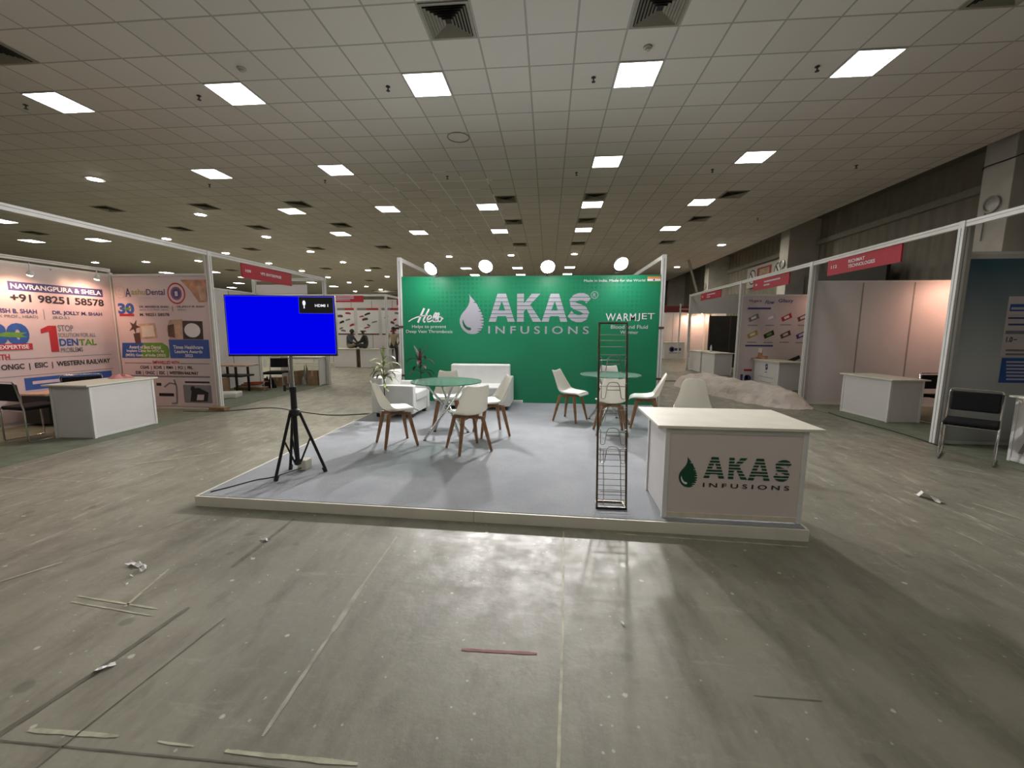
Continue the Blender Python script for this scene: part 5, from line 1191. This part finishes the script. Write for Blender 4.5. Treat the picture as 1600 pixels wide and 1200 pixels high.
# back stall with warm lamps, and the dim things around it
t = thing('stall_frame', (8, 25, 0), 'far pinkish panel stall lit by warm lamps right of the green wall', 'stall frame')
wallpanel(t, (5.2, 25), (9.3, 25), z1=2.60); wallpanel(t, (9.3, 22.6), (9.3, 25), z1=2.60)
for x in (6.9, 9.25): post(t, x, 22.6, 3.0, .03)
for i, (x, y, z) in enumerate(((7.98, 24.6, 2.55), (8.37, 24.55, 2.45), (8.75, 24.6, 2.58), (9.05, 24.3, 2.47))):
    warm_lamp((x, y, z), (x-.1, 25.0, 1.7), '%s of the four warm lamps in the far pinkish stall' % ('leftmost', 'second from left', 'third from left', 'rightmost')[i], SPOT_POWER*1.0, 'warm lamps of the far stall', 75)
t = thing('fascia_sign', (7.2, 23.5, 2.6), 'dark maroon banner across the far pinkish stall', 'sign')
MB().box(6.0, 8.15, 23.48, 23.52, 2.60, 2.93).build('board', 'maroon_sign', t, world=True); mb = MB(); Plane((7.0, 23.48, 2.6), (1, 0, 0), (0, -1, 0)).rect(mb, (.1, .12), (.7, .2), 'print_tan'); mb.build('sign_lettering', None, t, world=True)
FCx = counter((7.1, 23.9, 0), 0, 1.1, .5, .95, 'grey printed counter in the far pinkish stall')
mb = MB(); P_ = Plane((0, .01, 0), (1, 0, 0), (0, -1, 0)); P_.ell(mb, (-.15, .55), .14, .15, 'print_navy'); P_.ell(mb, (-.13, .55), .07, .08, 'print_white', .003); P_.rect(mb, (0, .48), (.35, .62), 'print_navy'); P_.rect(mb, (-.3, .33), (.3, .37), 'print_grey'); mb.build('emblem_print', None, FCx)
t = thing('partition_screen', (9, 18.4, 0), 'tall dark brown partition behind the far right counters', 'partition')
for k in range(2): MB().box(6.9+.85*k, 7.74+.85*k, 18.45, 18.5, .02, 2.22).build('screen_panel', 'dark_board', t, world=True)
for k in range(3): MB().box(6.87+.85*k, 6.90+.85*k, 18.44, 18.51, 0, 2.24).build('edge_post', 'print_brown', t, world=True)
t = thing('clip_lamp', (6.90, 18.475, 2.44), 'small bright white lamp above the dark partition', 'lamp'); MB().lathe([(.04, 0), (.07, .03), (.075, .2), (.03, .22)], (0, 0, 0), 14).build('glowing_lens', 'cool_glow', t, smooth=True); MB().tube([(0, 0, -.20), (0, 0, .01)], .014, 8).build('arm', 'white_aluminium', t)
tag(MB().tube([(6.98, 22, 5.12), (7.75, 22, 2.7), (7.78, 22, 2.55)], .06, 10).build('slanted_pipe', 'pipe_pale', smooth=True), 'pale slanted pipe hanging from the ceiling before the far right wall', 'pipe')

# fittings on the right hall wall
for i, (a, b_) in enumerate(((2.3, 9.3), (9.9, 16.9), (17.5, 24.75))):
    structure(MB().box(XR-.14, XR, a, b_, 4.78, 4.95).build('trim_%d' % (i+2), 'pipe_pale'))
for i, y in enumerate((9.3, 16.9, 24.75)):
    t = thing('wall_fan', (8.985, y+.3, 4.15), 'small round fitting on the %s pillar' % ('nearest', 'second', 'third')[i], 'wall fitting', 'round fittings on the pillars')
    MB().lathe([(.03, .0), (.16, -.005), (.17, -.04), (.13, -.05), (.12, -.02), (.03, -.03)], n=20, axis='X').build('ring', 'grey_aluminium', t, smooth=True); MB().tube([(-.02, .10, -.1), (-.012, .12, -.7)], .012, 8).build('wire', 'groove_grey', t)
tag(MB().tube([(9.9, 10.6, 5.6), (9.9, 10.9, 3.2)], .035, 10).build('drain_pipe', 'pipe_pale', smooth=True), 'pale vertical pipe on the corrugated wall beside the nearest pillar', 'pipe')
cable([(9.0-.012, 6.0, 5.05), (8.985, 9.0, 4.95), (8.985, 9.9, 4.93), (9.9, 9.95, 4.90)], 'dark cable strung across the nearest pillar', .012)
t = thing('warning_board', (XR-.08, 20.6, 3.6), 'faded red and white warning board with two round signs high on the right wall', 'sign')
MB().box(XR-.10, XR-.03, 18.9, 22.3, 3.72, 4.70).build('board', 'pale_panel', t, world=True); P_ = Plane((XR-.10, 22.3, 3.72), (0, -1, 0), (-1, 0, 0)); mb = MB()
P_.rect(mb, (1.0, .12), (2.3, .86), 'print_red', .003); P_.rect(mb, (1.2, .5), (2.1, .78), 'print_tan', .005)
for u in (.55, 2.85):
    P_.ell(mb, (u, .5), .33, .36, 'print_black', .003); P_.ell(mb, (u, .5), .27, .30, 'print_white', .005); P_.line(mb, [(u-.18, .72), (u+.18, .28)], .08, 'print_black', .007)
mb.build('sign_print', None, t, world=True)
tag(MB().box(9.5, 9.6, 12.8, 16.6, 0, 3.6).build('dark_banner', 'dark_board'), 'dark banner board behind the second red name board', 'banner')

# paper scraps on the concrete
def scrap(x, y, s_, seed, label, mat='paper_scrap'):
    rn_ = random.Random(seed); n_ = 5; vs = []; fs = []
    for i in range(n_+1):
        for j in range(3): vs.append((s_*(i/n_-.5)+rn_.uniform(-.1, .1)*s_*.3, s_*.35*(j/2-.5)+rn_.uniform(-.1, .1)*s_*.4, .004+abs(rn_.gauss(0, .12))*s_*(1 if 0 < i else .2)))
    for i in range(n_):
        for j in range(2): a = i*3+j; fs.append((a, a+1, a+4, a+3))
    o_ = MB().add(vs, fs).build('paper_scrap', mat); o_.location = (x, y, 0); o_.rotation_euler = (0, 0, rn_.uniform(0, 6)); tag(o_, label, 'paper scrap', 'paper scraps on the floor')
SCR = [(-2.70, 2.31, .11, 'crumpled white scrap of paper, the larger of two lying together on the left'), (-2.60, 2.27, .07, 'smaller white scrap lying beside the larger crumpled one on the left'), (-2.01, 1.535, .07, 'white scrap on the dark tape line at lower left'),
       (-2.07, 2.70, .07, 'white scrap just in front of the platform left corner'), (3.57, 4.0, .20, 'pinkish torn paper on the floor right of the reception counter'), (.42, 2.05, .03, 'tiny pale scrap right of the long pale floor line')]
for i, (x, y, s_, lb) in enumerate(SCR): scrap(x, y, s_, i+1, lb)
rn = random.Random(11)
for k in range(16): scrap(rn.uniform(-4.5, -.3), rn.uniform(1.4, 6) if k > 6 else rn.uniform(1.3, 2.9), rn.uniform(.012, .03), 30+k, 'tiny white scrap scattered on the concrete left and front of the platform') 

# ------------------------------------------------------------------ three workers in the far stall
def person(loc, rz, joints, bones, mats, label, hair, cap=None):
    """joints: name -> (x, y, z, radius); bones: (a, b, material); one continuous skinned body"""
    t_ = thing('person', loc, label, 'person', None, rz)
    names_ = list(joints); me = bpy.data.meshes.new('body'); me.from_pydata([joints[n_][:3] for n_ in names_], [(names_.index(a), names_.index(b_)) for a, b_, _ in bones], [])
    o_ = bpy.data.objects.new('body', me); COL.objects.link(o_)
    md = o_.modifiers.new('skin', 'SKIN'); md.use_smooth_shade = True
    for i, n_ in enumerate(names_):
        r_ = joints[n_][3]; sv = me.skin_vertices[0].data[i]; sv.radius = (r_, r_) if not isinstance(r_, tuple) else r_; sv.use_root = (n_ == 'pelvis')
    o_.modifiers.new('sub', 'SUBSURF').levels = 1
    dg = bpy.context.evaluated_depsgraph_get(); new = bpy.data.meshes.new_from_object(o_.evaluated_get(dg)); o_.modifiers.clear(); o_.data = new; bpy.data.meshes.remove(me); new.name = 'body'
    order = sorted(set(m_ for _, _, m_ in bones)); new.materials.clear()
    for m_ in order: new.materials.append(MATS[m_])
    seg = [(Vector(joints[a][:3]), Vector(joints[b_][:3]), order.index(m_)) for a, b_, m_ in bones]
    for p in new.polygons:
        c_ = p.center; best = None
        for a, b_, m_ in seg:
            d = b_-a; f_ = max(0, min(1, (c_-a).dot(d)/max(1e-6, d.length_squared))); dist = (a+d*f_-c_).length
            if best is None or dist < best[0]: best = (dist, m_)
        p.material_index = best[1]; p.use_smooth = True
    o_.parent = t_
    hx, hy, hz = joints['head'][:3]
    mb_ = MB(); n_ = 14
    for kind, mat_, r0, zlo in ((0, hair, .098, -.01),) + (((1, cap, .114, .03),) if cap else ()):
        mb_ = MB().lathe([(r0*math.cos(a), r0*1.12*math.sin(a)) for a in [(-.15 if kind == 0 else .12)+k*(PI/2-(-.15 if kind == 0 else .12)-.05)/6 for k in range(7)]], (hx, hy-.012 if kind == 0 else hy, hz+.02), 16)
        mb_.build('cap' if kind else 'hair', mat_, t_, smooth=True)
    mb_ = MB().lathe([(.004, .118), (.016, .105), (.014, .09)], (hx, hy, hz-.01), 8, axis='Y'); mb_.build('nose', mats['skin'], t_, smooth=True)
    return t_
def hand(J, Bn, side, w_, d, mat_):
    """palm and five short fingers from wrist w_ along d"""
    w_, d = Vector(w_), Vector(d).normalized(); s_ = d.cross(Vector((0, 0, 1))); s_ = s_.normalized() if s_.length > .1 else Vector((1, 0, 0)); pal = w_+d*.07
    J['palm'+side] = (*pal, .024); Bn.append(('wrist'+side, 'palm'+side, mat_))
    for k in range(4):
        q = pal+s_*(.027-.018*k)+d*.03; e = q+d*(.05-.006*abs(k-1)); e.z -= .018
        J['knuckle%d%s' % (k, side)] = (*q, .0095); J['tip%d%s' % (k, side)] = (*e, .008); Bn += [('palm'+side, 'knuckle%d%s' % (k, side), mat_), ('knuckle%d%s' % (k, side), 'tip%d%s' % (k, side), mat_)]
    q = w_+d*.03+s_*.042; J['thumb'+side] = (*q, .010); J['thumbtip'+side] = (*(q+d*.035+s_*.012), .009); Bn += [('palm'+side, 'thumb'+side, mat_), ('thumb'+side, 'thumbtip'+side, mat_)]
def build_person(loc, rz, J, shirt, trousers, label, hair='hair_black', cap=None, sleeve=True):
    Bn = [('pelvis', 'waist', shirt), ('waist', 'chest', shirt), ('chest', 'neck', 'skin_brown'), ('neck', 'chin', 'skin_brown'), ('chin', 'head', 'skin_brown'), ('head', 'crown', 'skin_brown')]
    for s_ in 'LR':
        Bn += [('chest', 'shoulder'+s_, shirt), ('shoulder'+s_, 'elbow'+s_, shirt), ('elbow'+s_, 'wrist'+s_, shirt if sleeve else 'skin_brown'), ('pelvis', 'hip'+s_, trousers), ('hip'+s_, 'knee'+s_, trousers), ('knee'+s_, 'ankle'+s_, trousers), ('ankle'+s_, 'toe'+s_, 'black_plastic')]
        w_, e_ = Vector(J['wrist'+s_][:3]), Vector(J['elbow'+s_][:3]); hand(J, Bn, s_, w_, w_-e_, 'skin_brown')
    return person(loc, rz, J, Bn, {'skin': 'skin_brown'}, label, hair, cap)
# local: facing +Y, z=0 at the seat (sitting) or the floor (standing)
def sit(lean, drop):
    J = {'pelvis': (0, 0, .11, .125), 'waist': (0, .03, .26, .115), 'chest': (0, lean*.55, .44, .125), 'neck': (0, lean*.85, .575, .052), 'chin': (0, lean*1.0+.02, .64, .062), 'head': (0, lean*1.12+.03, .715-drop, .082), 'crown': (0, lean*1.15+.02, .775-drop, .062)}
    for s_, x in (('L', -1), ('R', 1)):
        J['shoulder'+s_] = (x*.17, lean*.68, .515, .062); J['elbow'+s_] = (x*.21, lean+.08, .30, .045); J['wrist'+s_] = (x*.12, lean+.30, .22, .031)
        J['hip'+s_] = (x*.10, .06, .09, .095); J['knee'+s_] = (x*.17, .42, .16, .066); J['ankle'+s_] = (x*.13, .16, .055, .042); J['toe'+s_] = (x*.10, .30, .045, .036)
    return J
build_person((-8.40, 16.76, .785), facing(1, -.1), sit(.13, .03), 'shirt_slate', 'trousers_khaki', 'dark haired person in slate shirt sitting cross-legged on the far counter, head bowed')
build_person((-7.62, 16.78, .785), facing(-1, -.15), sit(.12, .0), 'shirt_dark', 'trousers_dark', 'person in white cap and dark clothes sitting on the far counter leaning forward', cap='cap_white')
J = {'pelvis': (0, 0, .92, .125), 'waist': (0, .01, 1.06, .115), 'chest': (0, .0, 1.28, .13), 'neck': (0, .02, 1.44, .05), 'chin': (0, .05, 1.50, .06), 'head': (0, .04, 1.58, .08), 'crown': (0, .03, 1.64, .06)}
for s_, x in (('L', -1), ('R', 1)):
    J['shoulder'+s_] = (x*.19, .0, 1.37, .06); J['elbow'+s_] = (x*.27, -.02, 1.11, .043); J['wrist'+s_] = (x*.20, .13, .93, .03)
    J['hip'+s_] = (x*.10, 0, .86, .095); J['knee'+s_] = (x*.12, .03, .47, .065); J['ankle'+s_] = (x*.12, 0, .08, .042); J['toe'+s_] = (x*.14, .14, .04, .038)
build_person((-6.76, 17.6, 0), facing(.15, -1), J, 'shirt_beige', 'trousers_dark', 'person in beige shirt and dark trousers standing beside the far stall post', sleeve=False)
